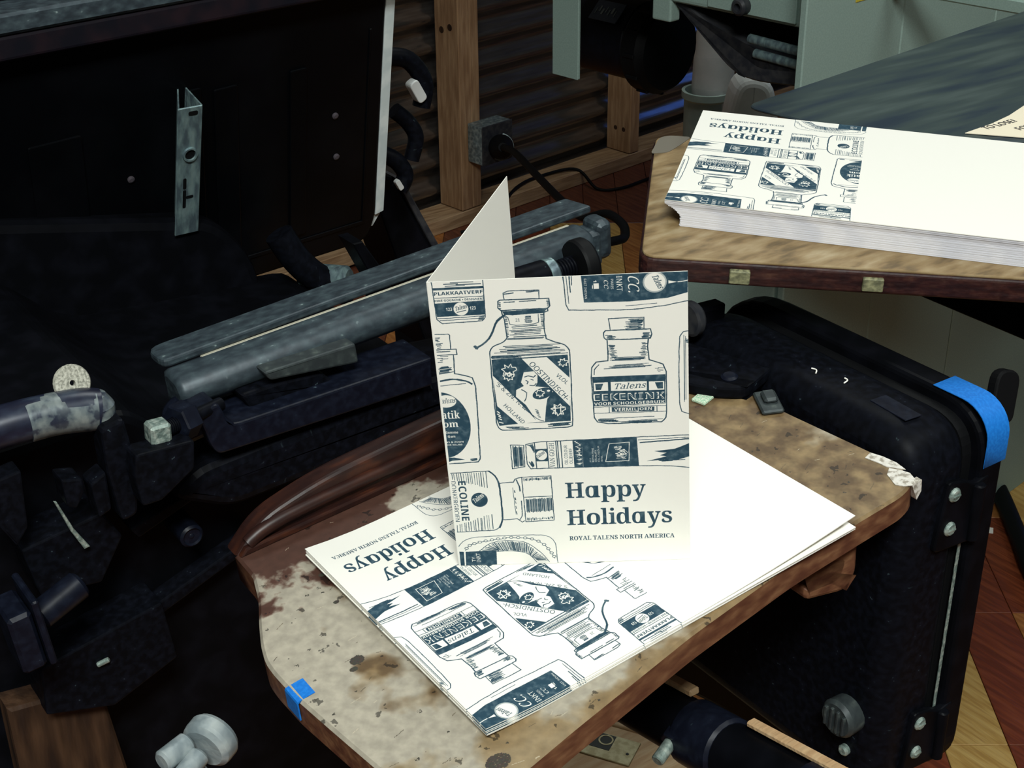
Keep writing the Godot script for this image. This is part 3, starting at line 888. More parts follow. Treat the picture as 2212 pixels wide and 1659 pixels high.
func build_paper():
	# the short pile on the near board
	var under := sheet_mesh(0.0, true, 0.0030)
	for i in 5:
		var xf := board_frame * Transform3D(Basis(Vector3.UP, rng.randf_range(-0.004, 0.004) if i < 4 else -0.004), Vector3(rng.randf_range(-0.0006, 0.0006), -0.0034 + i * 0.00062, rng.randf_range(-0.0006, 0.0006)))
		if i == 4:
			lay("printed_sheet", under, xf, "second sheet of the short pile, its blank corner poking out below the top one", "printed sheet", "sheets of the short pile")
		else:
			lay("printed_sheet", under, xf, "printed sheet low in the short pile on the near board, only its edge showing", "printed sheet", "sheets of the short pile")
	lay("printed_sheet", sheet_mesh(0.0062, true, 0.0033), board_frame * Transform3D(Basis(), Vector3(0, -0.0001, 0)), "top sheet of the short pile on the near board, half printed with bottles, half blank", "printed sheet", "sheets of the short pile")
	# the tall stack on the far board
	var plain := plain_sheet_mesh(SW, SH, 0.0004, M.paper_edge)
	var n := 44
	for i in n:
		var d := n - i
		var deep := -0.0004 * d - 0.0006
		var out := 0.0
		if d > 16:
			out = 0.007 + 0.004 * minf(1.0, (d - 16) / 10.0)
		elif d > 6:
			out = 0.007 * (d - 6) / 10.0
		var xf := feed_frame * Transform3D(Basis(Vector3.UP, rng.randf_range(-0.0004, 0.0004)), Vector3(out + rng.randf_range(-0.0006, 0.0006), deep, -0.002 * minf(d, 12) / 12.0 + rng.randf_range(-0.0001, 0.0001)))
		lay("stacked_sheet", plain, xf, "white sheet inside the tall paper stack on the far board, only its edge showing", "printed sheet", "sheets inside the tall stack")
	lay("stacked_sheet", sheet_mesh(), feed_frame, "top sheet of the tall stack on the far board, bottles printed on its left half", "printed sheet")
	# the folded card standing open on the short pile
	var base := board_frame * Vector3(0.059, 0.0004, 0.0651)
	var card := thing("folded_card", "white folded greeting card standing open on the pile, printed with bottles and a holiday greeting", "greeting card", base)
	var cw := 0.1236
	var ch := 0.1728
	var t := 0.0004
	for side in 2:
		var ang := -0.661 if side == 0 else 0.6393
		var fr := board_frame.basis * Basis(Vector3.UP, ang)
		var b := Mb.new()
		var pr := Mb.new()
		pr.uvf = func(p: Vector3) -> Vector2: return Vector2(p.x / cw, 1.0 - p.y / ch)
		b.quad(Vector3(0, 0, -t), Vector3(cw, 0, -t), Vector3(cw, ch, -t), Vector3(0, ch, -t), Vector3.FORWARD)
		b.quad(Vector3(0, ch, -t), Vector3(cw, ch, -t), Vector3(cw, ch, 0), Vector3(0, ch, 0), Vector3.UP)
		b.quad(Vector3(0, 0, -t), Vector3(cw, 0, -t), Vector3(cw, 0, 0), Vector3(0, 0, 0), Vector3.DOWN)
		b.quad(Vector3(cw, 0, -t), Vector3(cw, ch, -t), Vector3(cw, ch, 0), Vector3(cw, 0, 0), Vector3.RIGHT)
		b.quad(Vector3(0, 0, -t), Vector3(0, ch, -t), Vector3(0, ch, 0), Vector3(0, 0, 0), Vector3.LEFT)
		if side == 0:
			# the ink stops a little short of the fold
			var m := 0.0008
			b.quad(Vector3(0, 0, 0), Vector3(m, 0, 0), Vector3(m, ch, 0), Vector3(0, ch, 0), Vector3.BACK)
			pr.quad(Vector3(m, 0, 0), Vector3(cw, 0, 0), Vector3(cw, ch, 0), Vector3(m, ch, 0), Vector3.BACK)
		else:
			b.quad(Vector3(0, 0, 0), Vector3(cw, 0, 0), Vector3(cw, ch, 0), Vector3(0, ch, 0), Vector3.BACK)
		var o := MeshInstance3D.new()
		o.name = "front_leaf" if side == 0 else "back_leaf"
		card.add_child(o, true)
		var am := b.mesh(M.paper)
		if side == 0:
			pr.st.generate_normals()
			pr.st.commit(am)
			am.surface_set_material(1, M.print)
		o.mesh = am
		o.transform = Transform3D(fr, Vector3.ZERO)
		o.set_meta("label", "front leaf printed with ink bottles and the greeting" if side == 0 else "blank white back leaf")


# ---------------------------------------------------------------- boards
func build_boards():
	# near board (local frame: x right, y up, z to the front)
	var outline := Mb.rounded(xy([-0.0295, -0.030, -0.030, -0.0068, -0.0366, 0.0129, -0.0451, 0.030, -0.0526, 0.0469, -0.0564, 0.0595, -0.0571, 0.0698, -0.0566, 0.0935, -0.0532, 0.1244, -0.0480, 0.1690, -0.045, 0.208, 0.0031, 0.2022, 0.0361, 0.196, 0.1217, 0.182, 0.2003, 0.1735, 0.2549, 0.1715, 0.2899, 0.1705, 0.3056, 0.1645, 0.3085, 0.1480, 0.3065, 0.1269, 0.300, 0.069, 0.296, -0.030]), [0.0, 0.004, 0.006, 0.006, 0.006, 0.004, 0.004, 0.004, 0.004, 0.004, 0.02, 0.01, 0.01, 0.01, 0.01, 0.01, 0.008, 0.008, 0.006, 0.006, 0.006, 0.0], 4)
	var base := board_frame * Vector3(0.13, -0.022, 0.08)
	var bd := thing("delivery_board", "worn near wooden board of the press carrying the standing card and the short pile", "board", base)
	var top := Mb.new()
	top.xf = board_frame
	top.uvf = func(p: Vector3) -> Vector2: return board_uv(p)
	var y := -0.0042
	var idx := Geometry2D.triangulate_polygon(outline)
	var inner := Mb.inset(outline, 0.0015)
	idx = Geometry2D.triangulate_polygon(inner)
	for k in range(0, idx.size(), 3):
		var q := []
		for e in 3:
			q.append(Vector3(inner[idx[k + e]].x, y, inner[idx[k + e]].y))
		top.tri(q[0], q[1], q[2], Vector3.UP)
	var side := Mb.new()
	side.xf = board_frame
	var rings := [[inner, y], [outline, y - 0.0016], [outline, y - 0.0175], [Mb.inset(outline, 0.001), y - 0.0185]]
	for r in 3:
		var p: PackedVector2Array = rings[r][0]
		var q: PackedVector2Array = rings[r + 1][0]
		for i in p.size():
			var j := (i + 1) % p.size()
			var e := outline[j] - outline[i]
			var tgt: Mb = top if r == 0 else side
			tgt.quad(Vector3(p[i].x, rings[r][1], p[i].y), Vector3(p[j].x, rings[r][1], p[j].y), Vector3(q[j].x, rings[r + 1][1], q[j].y), Vector3(q[i].x, rings[r + 1][1], q[i].y), Vector3(e.y, 0.3, -e.x), 3 + r)
	var low: PackedVector2Array = rings[3][0]
	idx = Geometry2D.triangulate_polygon(low)
	for k in range(0, idx.size(), 3):
		side.tri(Vector3(low[idx[k]].x, rings[3][1], low[idx[k]].y), Vector3(low[idx[k + 1]].x, rings[3][1], low[idx[k + 1]].y), Vector3(low[idx[k + 2]].x, rings[3][1], low[idx[k + 2]].y), Vector3.DOWN)
	obj("slab", side, M.brown_edge, bd)
	obj("worn_top", top, M.board_top, bd, "stained and scratched top face")
	# back rail: a plinth and a half-round moulding, rounded off at its left end
	var rail := Mb.new()
	rail.xf = board_frame * Transform3D(Basis(), Vector3(0, -0.0042, -0.031))
	rail.prism(Mb.rounded(xy([-0.029, -0.001, 0.300, -0.001, 0.300, 0.030, 0.10, 0.0275, 0.03, 0.025, -0.012, 0.016]), [0.0, 0.0, 0.0, 0.02, 0.02, 0.014], 5), -0.012, 0.003, 0.003, 3)
	obj("back_rail", rail, M.lip, bd, "dark red-brown rail along the back edge")
	var mould := Mb.new()
	mould.xf = board_frame * Transform3D(Basis(), Vector3(0, -0.0042, -0.031))
	mould.tube([Vector3(-0.0215, 0.0055, 0.003), Vector3(-0.008, 0.0105, 0.003), Vector3(0.02, 0.013, 0.003), Vector3(0.08, 0.0135, 0.003), Vector3(0.295, 0.0135, 0.003)], 0.0042, 12, 5)
	obj("moulding", mould, M.lip, bd)
	var plinth := Mb.new()
	plinth.xf = board_frame * Transform3D(Basis(), Vector3(0, -0.0042, -0.031))
	plinth.prism(xy([-0.028, 0.0, 0.298, 0.0, 0.298, 0.0055, -0.024, 0.0045]), 0.002, 0.0065, 0.0012, 2)
	obj("plinth", plinth, M.lip, bd)
	# wooden loop under the front edge
	var loop := Mb.new()
	loop.xf = board_frame
	loop.prism(Mb.rounded(xy([0.215, -0.0225, 0.262, -0.0225, 0.262, -0.052, 0.254, -0.060, 0.222, -0.050, 0.222, -0.042, 0.246, -0.046, 0.25, -0.036, 0.215, -0.034]), [0.0, 0.0, 0.006, 0.006, 0.003, 0.002, 0.004, 0.004, 0.0], 3), 0.128, 0.164, 0.0025, 2)
	obj("wooden_handle", loop, M.brown_edge, bd, "wooden loop handle below the front edge")
	# tape and adhesive on the near board
	var wt := Mb.new()
	wt.xf = board_frame * Transform3D(Basis(), Vector3(0, -0.0041, 0))
	wt.xf = wt.xf * Transform3D(Basis(Vector3.RIGHT, PI / 2), Vector3.ZERO)
	wt.prism(xy([0.2985, 0.1330, 0.3045, 0.1315, 0.3070, 0.1390, 0.3082, 0.1480, 0.3070, 0.1560, 0.3045, 0.1525, 0.3010, 0.1470, 0.3003, 0.1405]), -0.0006, 0.0)
	wt.prism(xy([0.2955, 0.1525, 0.3010, 0.1490, 0.3045, 0.1545, 0.3062, 0.1600, 0.3040, 0.1655, 0.2985, 0.1690, 0.2940, 0.1660, 0.2915, 0.1620]), -0.0005, 0.0)
	wt.xf = board_frame
	wt.prism(xy([0.2985, -0.0040, 0.3066, -0.0040, 0.3068, -0.012, 0.3035, -0.0165]), 0.1645, 0.1685)
	tag(obj("torn_tape", wt, M.white_tape), "torn white tape residue on the right front corner of the near board", "tape")
	var ft := Mb.new()
	ft.xf = board_frame * Transform3D(Basis(Vector3.UP, 0.25), Vector3(0.2705, -0.0030, 0.0235))
	ft.box(Vector3.ZERO, Vector3(0.011, 0.0022, 0.010), 0.0005)
	tag(obj("foam_pad", ft, M.foam), "small white and green checked foam pad beside the iron clamp", "foam pad")
	var bt := Mb.new()
	bt.xf = board_frame
	bt.prism(xy([-0.0475, -0.0038, -0.0500, -0.0038, -0.0575, -0.0045, -0.0580, -0.0055, -0.0580, -0.0165, -0.0572, -0.0165, -0.0572, -0.0058, -0.0560, -0.0043]), 0.083, 0.096, 0.0)
	bt.xf = board_frame
	tag(obj("blue_tape", bt, M.blue_tape), "small scrap of blue tape folded over the left edge of the near board", "tape")

	# far board
	var fb := thing("feed_board", "far wooden board with a rounded corner, under the tall paper stack", "board", feed_frame * Vector3(0.12, -0.04, 0.12))
	var fo := Mb.rounded(xy([-0.0345, 0.010, 0.42, 0.0, 0.42, 0.164, 0.1709, 0.1997, -0.007, 0.2265]), [0.018, 0.0, 0.0, 0.0, 0.013], 6)
	var slab := Mb.new()
	slab.xf = feed_frame * Transform3D(Basis(Vector3.RIGHT, PI / 2), Vector3.ZERO)
	slab.prism(fo, 0.0205, 0.036, 0.0022, 3)
	obj("slab", slab, M.feed_edge, fb, "dark maroon painted edge")
	var ftop := Mb.new()
	ftop.xf = slab.xf
	ftop.prism(Mb.inset(fo, 0.0016), 0.0188, 0.0209, 0.0008, 2)
	obj("worn_top", ftop, M.feed_top, fb, "yellow-brown worn top face")
	for px in [[0.057, 0.2178], [0.1395, 0.2047]]:
		var pl := Mb.new()
		pl.xf = feed_frame * Transform3D(Basis(Vector3.UP, 0.155), Vector3(px[0], -0.0285, px[1]))
		pl.box(Vector3.ZERO, Vector3(0.013, 0.009, 0.006), 0.0006)
		obj("end_plug", pl, M.plug, fb, "pale wooden plug set in the dark edge")
	var patch := Mb.new()
	patch.xf = feed_frame * Transform3D(Basis(Vector3.RIGHT, PI / 2), Vector3.ZERO)
	patch.prism(Mb.rounded(xy([-0.029, 0.012, -0.006, 0.010, -0.012, 0.030, -0.018, 0.046, -0.030, 0.052]), [0.012, 0.004, 0.004, 0.004, 0.004], 4), 0.0184, 0.0189, 0.0)
	obj("worn_patch", patch, M.belt_patch, fb, "grey patch on the rounded corner")
	var shade_bar := Mb.new()  # black bar standing in for the shade below the far board
	shade_bar.xf = Transform3D(Basis(), Vector3(0.84, 0.0, 0.0))
	shade_bar.box(Vector3(0.02, 0.94, -0.60), Vector3(0.05, 0.075, 0.30), 0.003)
	obj("under_shade_bar", shade_bar, M.black_smooth, fb)
	for z in [0.03, 0.17]:
		var br := Mb.new()
		br.xf = feed_frame
		br.box(Vector3(0.36, -0.5, z), Vector3(0.03, 0.93, 0.03), 0.003)
		obj("leg", br, M.black_smooth, fb)


# ---------------------------------------------------------------- black guard box at the right
func build_guard():
	var g := thing("guard_box", "black rounded metal box standing at the right end of the near board", "metal box", Vector3(0.66, 0, -0.58))
	# profile in (z, y), extruded along x
	var turn := Transform3D(Basis(Vector3(0, 0, 1), Vector3(0, 1, 0), Vector3(1, 0, 0)), Vector3.ZERO)
	turn = Transform3D(Basis(Vector3(0, 0, 1), Vector3.UP, Vector3(1, 0, 0)), Vector3.ZERO)
	var prof := Mb.rounded(xy([-0.69, 0.665, -0.459, 0.665, -0.459, 0.942, -0.69, 0.942]), [0.03, 0.03, 0.036, 0.05], 8)
	var body := Mb.new()
	body.xf = turn
	body.prism(prof, 0.603, 0.656, 0.016, 5, 1)
	obj("body", body, M.black, g)
	var seam := Mb.new()
	seam.xf = turn
	seam.prism(Mb.inset(prof, 0.006), 0.654, 0.664, 0.0)
	obj("gasket", seam, M.rubber, g)
	var lid := Mb.new()
	lid.xf = turn
	lid.prism(Mb.inset(prof, -0.003), 0.662, 0.682, 0.004, 3)
	obj("lid", lid, M.black_smooth, g)
	var strip := Mb.new()
	strip.box(Vector3(0.6585, 0.795, -0.4615), Vector3(0.0022, 0.15, 0.0012), 0.0003)
	obj("edge_strip", strip, M.bolt, g, "thin bare metal edge along the seam")
	for y in [0.882, 0.708]:
		var h := Mb.new()
		h.prism(Mb.rounded(xy([0.626, y - 0.022, 0.666, y - 0.026, 0.670, y + 0.020, 0.658, y + 0.016, 0.648, y + 0.022, 0.632, y + 0.026]), [0.004, 0.004, 0.004, 0.004, 0.006, 0.004], 3), -0.461, -0.4555, 0.0012, 2)
		h.cyl(Vector3(0.660, y - 0.024, -0.455), Vector3(0.660, y + 0.016, -0.455), 0.0042, 12, 0.001)
		var ho := obj("hinge", h, M.black_smooth, g)
		for dy in [0.016, -0.008]:
			var s := Mb.new()
			s.xf = Transform3D(Basis(Vector3.RIGHT, PI / 2), Vector3(0.6375, y + dy, -0.4556))
			s.lathe([Vector2(0.0048, -0.001), Vector2(0.0048, 0.0008), Vector2(0.0036, 0.0022), Vector2(0, 0.0026)], 14)
			s.box(Vector3(0, 0.0026, 0), Vector3(0.006, 0.0007, 0.001))
			var so := MeshInstance3D.new()
			so.name = "screw" if not ho.has_node("screw") else "screw_001"
			ho.add_child(so, true)
			so.mesh = s.mesh(M.bolt)
	var lb := Mb.new()
	lb.xf = Transform3D(Basis(Vector3.UP, -0.08), Vector3(0.626, 0.9422, -0.497))
	lb.box(Vector3.ZERO, Vector3(0.013, 0.0008, 0.030), 0.0002)
	obj("maker_plate", lb, M.navy, g, "small blank plate with chipped rim")
	var ribs := Mb.new()
	ribs.xf = Transform3D(Basis(Vector3.BACK, PI / 2), Vector3(0.605, 0.730, -0.485))
	ribs.lathe([Vector2(0, 0), Vector2(0.013, 0), Vector2(0.0135, 0.012), Vector2(0.0115, 0.015), Vector2(0, 0.015)], 20, 1)
	for k in 4:
		ribs.box(Vector3(0.0, 0.0155, -0.0075 + k * 0.005), Vector3(0.019 - absf(k - 1.5) * 0.003, 0.003, 0.0022), 0.0005)
	obj("ribbed_knob", ribs, M.lug, g, "dark knob with cast ribs")
	var sc := Mb.new()
	sc.cyl(Vector3(0.605, 0.700, -0.484), Vector3(0.599, 0.700, -0.484), 0.004, 12, 0.0012)
	obj("screw_head", sc, M.bolt, g)
	# hinge ear with a disc at the back
	var ear := Mb.new()
	ear.prism(Mb.rounded(xy([0.585, 0.925, 0.635, 0.925, 0.635, 0.95, 0.60, 0.952, 0.585, 0.945]), [0.004, 0.0, 0.0, 0.006, 0.006], 3), -0.668, -0.655, 0.002, 2)
	obj("ear", ear, M.black_smooth, g)
	var disc := Mb.new()
	disc.xf = Transform3D(Basis(Vector3.BACK, PI / 2), Vector3(0.600, 0.951, -0.650))
	disc.lathe([Vector2(0, -0.003), Vector2(0.0105, -0.003), Vector2(0.012, -0.001), Vector2(0.012, 0.003), Vector2(0.010, 0.004), Vector2(0, 0.004)], 24)
	obj("disc", disc, M.belt_guard, g, "grey round end disc")
	var paddle := Mb.new()
	paddle.xf = Transform3D(Basis(Vector3(0.55, 0.35, 0.75).normalized(), -0.4) , Vector3(0.716, 0.925, -0.488))
	paddle.prism(Mb.rounded(xy([-0.010, -0.016, 0.010, -0.016, 0.010, 0.018, -0.010, 0.018]), [0.006, 0.006, 0.0095, 0.0095], 5), -0.004, 0.004, 0.0015, 2)
	paddle.xf = Transform3D()
	paddle.cyl(Vector3(0.68, 0.915, -0.492), Vector3(0.712, 0.918, -0.489), 0.005, 12)
	obj("paddle", paddle, M.rubber, g, "black oval latch paddle")
	# iron ear that clamps the near board to the box
	var cl := Mb.new()
	cl.xf = board_frame * Transform3D(Basis(Vector3.RIGHT, PI / 2), Vector3(0, -0.0005, 0))
	cl.prism(Mb.rounded(xy([0.262, -0.020, 0.30, -0.028, 0.318, 0.035, 0.300, 0.040, 0.290, 0.042, 0.277, 0.030, 0.266, 0.012]), [0.004, 0.0, 0.0, 0.006, 0.006, 0.01, 0.01], 4), -0.006, 0.003, 0.002, 2)
	obj("clamp_ear", cl, M.black, g)
	var pin := Mb.new()
	pin.xf = board_frame * Transform3D(Basis(), Vector3(0.2905, 0.0052, 0.026))
	pin.lathe([Vector2(0.0055, -0.001), Vector2(0.0055, 0.001), Vector2(0.0038, 0.0022), Vector2(0, 0.0018)], 18)
	obj("rivet", pin, M.navy, g)
	var lug := Mb.new()
	lug.xf = board_frame * Transform3D(Basis(Vector3.UP, -0.5), Vector3(0.2965, -0.001, 0.055))
	lug.box(Vector3(0, -0.001, 0), Vector3(0.014, 0.003, 0.024), 0.001)
	lug.box(Vector3(0.001, 0.002, -0.002), Vector3(0.009, 0.004, 0.012), 0.0015)
	obj("clamp_lug", lug, M.lug, g, "worn steel lug with a stud")
	var skirt := Mb.new()
	skirt.prism(xy([0.604, 0.70, 0.604, 0.635, 0.640, 0.600, 0.690, 0.553, 0.80, 0.44, 0.80, 0.70]), -0.72, -0.688, 0.002, 1)
	obj("skirt", skirt, M.black_smooth, g)
	var post := Mb.new()
	post.box(Vector3(0.66, 0.335, -0.545), Vector3(0.04, 0.67, 0.06), 0.004)
	obj("pedestal", post, M.black_smooth, g)
	# blue tape over the lid's front corner
	var bt := Mb.new()
	bt.xf = turn
	var arc := []
	var lidp := Mb.inset(prof, -0.0034)
	var q0 := PackedVector2Array()
	for p in lidp:
		if p.x > -0.503 and p.y > 0.90:
			q0.append(p)
	var first := Vector2(-0.500, lidp[0].y)
	var ordered := [Vector2(-0.500, 0.942 + 0.0034)]
	for a in 9:
		var t := PI / 2 * a / 8.0
		ordered.append(Vector2(-0.459 + 0.0034 - 0.022 * (1 - sin(t)) , 0.942 + 0.0034 - 0.022 * (1 - cos(t))))
	ordered.append(Vector2(-0.4556, 0.907))
	var strip_poly := PackedVector2Array()
	for p in ordered:
		strip_poly.append(p)
	for i in range(ordered.size() - 1, -1, -1):
		strip_poly.append(ordered[i] - Vector2(0.0004, 0.0004))
	bt.prism(strip_poly, 0.6625, 0.6825, 0.0, 2, 1)
	tag(obj("blue_tape", bt, M.blue_tape), "wide blue tape wrapped over the corner of the black metal box", "tape")
	# paper crumbs on the box
	for cr in [[0.627, 0.9427, -0.538, 0.4], [0.622, 0.9427, -0.559, 0.9]]:
		var cm := Mb.new()
		cm.xf = Transform3D(Basis(Vector3.UP, cr[3]), Vector3(cr[0], cr[1], cr[2]))
		cm.tube([Vector3(-0.003, 0, 0), Vector3(0, 0.0004, 0.0008), Vector3(0.0025, 0, 0), Vector3(0.0034, 0.0002, -0.002)], 0.0005, 6, 3)
		tag(obj("paper_crumb", cm, M.paper), "curled white paper crumb on the black box, the %s one" % ("one nearer the plate" if cr[3] < 0.5 else "one farther from the plate"), "crumb", "crumbs on the black box")


# ---------------------------------------------------------------- the press
func build_press():
	var p := thing("platen_press", "black cast-iron platen press filling the left half behind the near board", "printing press", Vector3(0.3, 0, -0.95))
	# heavy castings
	var fr := Mb.new()
	fr.prism(Mb.rounded(xy([-0.25, 0.0, 0.40, 0.0, 0.40, 0.60, 0.50, 0.70, 0.50, 0.88, 0.30, 0.895, 0.255, 0.938, 0.17, 0.935, -0.25, 0.93]), [0.0, 0.0, 0.02, 0.02, 0.02, 0.02, 0.012, 0.012, 0.0], 4), -1.04, -0.775, 0.006, 2)
	obj("frame_casting", fr, M.black_smooth, p)
	var rear := Mb.new()
	rear.prism(Mb.rounded(xy([-0.3, 0.0, 0.46, 0.0, 0.465, 0.90, 0.43, 0.945, 0.243, 0.985, -0.3, 1.0]), [0.0, 0.0, 0.03, 0.02, 0.0, 0.0], 4), -1.5, -1.02, 0.008, 2)
	obj("bed_casting", rear, M.black_smooth, p)
	var apron := Mb.new()
	apron.prism(Mb.rounded(xy([0.262, 0.89, 0.30, 0.870, 0.56, 0.885, 0.57, 0.905, 0.44, 0.918, 0.28, 0.906]), [0.01], 3), -0.80, -0.735, 0.008, 3)
	obj("apron_casting", apron, M.black, p)
	# gripper bars: a flat top bar with a bright slit below it and a round-nosed bar in front
	var tilt := Basis(Vector3.BACK, 0.070)
	var b1 := Mb.new()
	b1.xf = Transform3D(tilt, Vector3(0.293, 0.9645, -0.80))
	b1.xf = b1.xf * Transform3D(Basis(Vector3.RIGHT, PI / 2), Vector3.ZERO)
	b1.prism(Mb.rounded(xy([-0.014, 0.004, 0.318, -0.003, 0.323, 0.022, -0.012, 0.028]), [0.012, 0.004, 0.003, 0.006], 4), -0.001, 0.0045, 0.0015, 2)
	obj("gripper_bar", b1, M.bar_top, p, "worn grey flat bar lit from above")
	var slit := Mb.new()
	slit.xf = Transform3D(tilt, Vector3(0.293, 0.9645, -0.80))
	slit.box(Vector3(0.155, -0.0060, 0.0275), Vector3(0.285, 0.003, 0.003), 0.0006)
	obj("steel_strip", slit, M.strip, p, "bright thin strip between the bars")
	var b2 := Mb.new()
	b2.xf = Transform3D(tilt, Vector3(0.293, 0.9610, -0.811)) * Transform3D(Basis(Vector3(0, 0, 1), Vector3(0, 1, 0), Vector3(-1, 0, 0)), Vector3.ZERO)
	# nose profile in (z, y) run along x
	b2.prism(Mb.rounded(xy([0.034, -0.024, 0.056, -0.024, 0.064, -0.014, 0.058, -0.0025, 0.040, -0.0005, 0.034, -0.004]), [0.002, 0.006, 0.006, 0.006, 0.004, 0.001], 4), -0.305, 0.012, 0.004, 2, 1)
	obj("nose_bar", b2, M.bar_dark, p, "mottled dark round-nosed bar")
	var tipb := Mb.new()
	tipb.xf = Transform3D(tilt, Vector3(0.293, 0.9610, -0.811))
	tipb.box(Vector3(0.303, -0.018, 0.047), Vector3(0.022, 0.028, 0.022), 0.005)
	tipb.box(Vector3(0.316, -0.013, 0.047), Vector3(0.014, 0.030, 0.022), 0.006)
	obj("bar_end", tipb, M.bar_dark, p)
	var ends := Mb.new()
	ends.xf = Transform3D(tilt, Vector3(0.285, 0.940, -0.765))
	ends.prism(Mb.rounded(xy([-0.012, -0.016, 0.012, -0.014, 0.012, 0.004, -0.004, 0.006, -0.014, -0.002]), [0.006], 4), 0.0, 0.03, 0.004, 2)
	obj("bar_nose", ends, M.navy, p)
	# screw and sprung knob at the far end
	var rod := Mb.new()
	rod.cyl(Vector3(0.46, 0.962, -0.742), Vector3(0.547, 0.9665, -0.736), 0.0115, 20, 0.002)
	obj("screw_shank", rod, M.black, p)
	var col := Mb.new()
	col.cyl(Vector3(0.541, 0.9662, -0.7365), Vector3(0.550, 0.9668, -0.736), 0.0118, 20, 0.0015)
	obj("collar", col, M.steel, p)
	var spring := Mb.new()
	var pts := []
	for i in 57:
		var a := TAU * i / 8.0
		pts.append(Vector3(0.549 + i * 0.00030, 0.9668 + cos(a) * 0.0068 + i * 0.00002, -0.7355 + sin(a) * 0.0068))
	spring.tube(pts, 0.0011, 6, 2)
	obj("spring", spring, M.black, p)
	var kn := Mb.new()
	kn.xf = Mb.along(Vector3(0.560, 0.967, -0.7355), Vector3(0.585, 0.9685, -0.7335))
	kn.lathe([Vector2(0, 0), Vector2(0.006, 0), Vector2(0.006, 0.006), Vector2(0.0175, 0.007), Vector2(0.0185, 0.009), Vector2(0.0185, 0.016), Vector2(0.017, 0.018), Vector2(0, 0.018)], 30)
	obj("knob", kn, M.rubber, p, "black round knob at the end of the screw")
	# wedge, bracket and hardware between bar and board
	var wd := Mb.new()
	wd.prism(Mb.rounded(xy([0.331, 0.9555, 0.3955, 0.957, 0.397, 0.943, 0.335, 0.949]), [0.002], 2), -0.775, -0.738, 0.0015, 2)
	obj("wedge", wd, M.lug, p)
	var bk := Mb.new()
	bk.prism(Mb.rounded(xy([0.316, 0.943, 0.343, 0.944, 0.372, 0.942, 0.383, 0.930, 0.323, 0.9295]), [0.003], 2), -0.775, -0.742, 0.002, 2)
	obj("block", bk, M.black, p)
	var el := Mb.new()
	el.prism(Mb.rounded(xy([0.282, 0.947, 0.296, 0.950, 0.302, 0.933, 0.445, 0.936, 0.445, 0.916, 0.292, 0.916, 0.288, 0.924]), [0.002, 0.003, 0.006, 0.0, 0.0, 0.004, 0.002], 3), -0.765, -0.728, 0.0015, 2)
	obj("angle_bracket", el, M.navy, p)
	var bl := Mb.new()
	bl.xf = Transform3D(Basis(Vector3.BACK, -0.05), Vector3(0.2545, 0.9475, -0.722))
	bl.box(Vector3.ZERO, Vector3(0.0125, 0.0125, 0.0125), 0.0015)
	obj("set_screw", bl, M.bolt, p, "pale square head")
	var sh := Mb.new()
	sh.cyl(Vector3(0.260, 0.9475, -0.722), Vector3(0.300, 0.9455, -0.735), 0.0042, 14)
	for i in 8:
		sh.cyl(Vector3(0.2615 + i * 0.0013, 0.9474, -0.7225 - i * 0.0004), Vector3(0.2621 + i * 0.0013, 0.9474, -0.7226 - i * 0.0004), 0.0048, 14)
	obj("shank", sh, M.black, p)
	var nut := Mb.new()
	nut.cyl(Vector3(0.2665, 0.9475, -0.724), Vector3(0.2775, 0.947, -0.728), 0.0115, 6, 0.001, -1)
	obj("lock_nut", nut, M.navy, p)
	var plt := Mb.new()
	plt.prism(Mb.rounded(xy([0.235, 0.944, 0.271, 0.942, 0.269, 0.924, 0.247, 0.910, 0.235, 0.910, 0.233, 0.930]), [0.002], 2), -0.725, -0.709, 0.0012, 2)
	obj("cheek_plate", plt, M.black, p)
	var plt2 := Mb.new()
	plt2.prism(Mb.rounded(xy([0.222, 0.960, 0.236, 0.962, 0.240, 0.930, 0.236, 0.898, 0.226, 0.896, 0.222, 0.93]), [0.003], 2), -0.74, -0.722, 0.002, 2)
	obj("cheek_plate", plt2, M.black, p)
	# worn lever coming in from the left
	var lv := Mb.new()
	lv.tube([Vector3(0.02, 0.949, -0.752), Vector3(0.10, 0.9575, -0.749), Vector3(0.17, 0.9665, -0.745), Vector3(0.212, 0.9665, -0.741), Vector3(0.227, 0.9635, -0.739)], 0.0122, 20, 6)
	var le := Mb.new()
	le.xf = Transform3D(Basis(), Vector3(0.2255, 0.9638, -0.739))
	le.lathe([Vector2(0, -0.0118), Vector2(0.0075, -0.0095), Vector2(0.0115, -0.003), Vector2(0.0115, 0.003), Vector2(0.0075, 0.0095), Vector2(0, 0.0118)], 20, 1)
	le.xf = Transform3D()
	le.tube([Vector3(0.188, 0.9668, -0.743), Vector3(0.205, 0.9667, -0.7417), Vector3(0.2255, 0.9638, -0.739)], 0.0124, 20, 5)
	obj("throw_lever", lv, M.worn_pipe, p, "round lever in dark worn paint")
	obj("lever_end", le, M.bare_end, p, "lever end worn to bare metal")
	var wsh := Mb.new()
	wsh.xf = Transform3D(Basis(Vector3.RIGHT, 1.15), Vector3(0.2178, 0.9795, -0.748))
	wsh.lathe([Vector2(0.0016, -0.002), Vector2(0.010, -0.002), Vector2(0.0108, 0), Vector2(0.010, 0.0015), Vector2(0.0016, 0.0015), Vector2(0.0016, -0.002)], 28)
	obj("washer", wsh, M.washer, p, "pale round plate with a small hole")
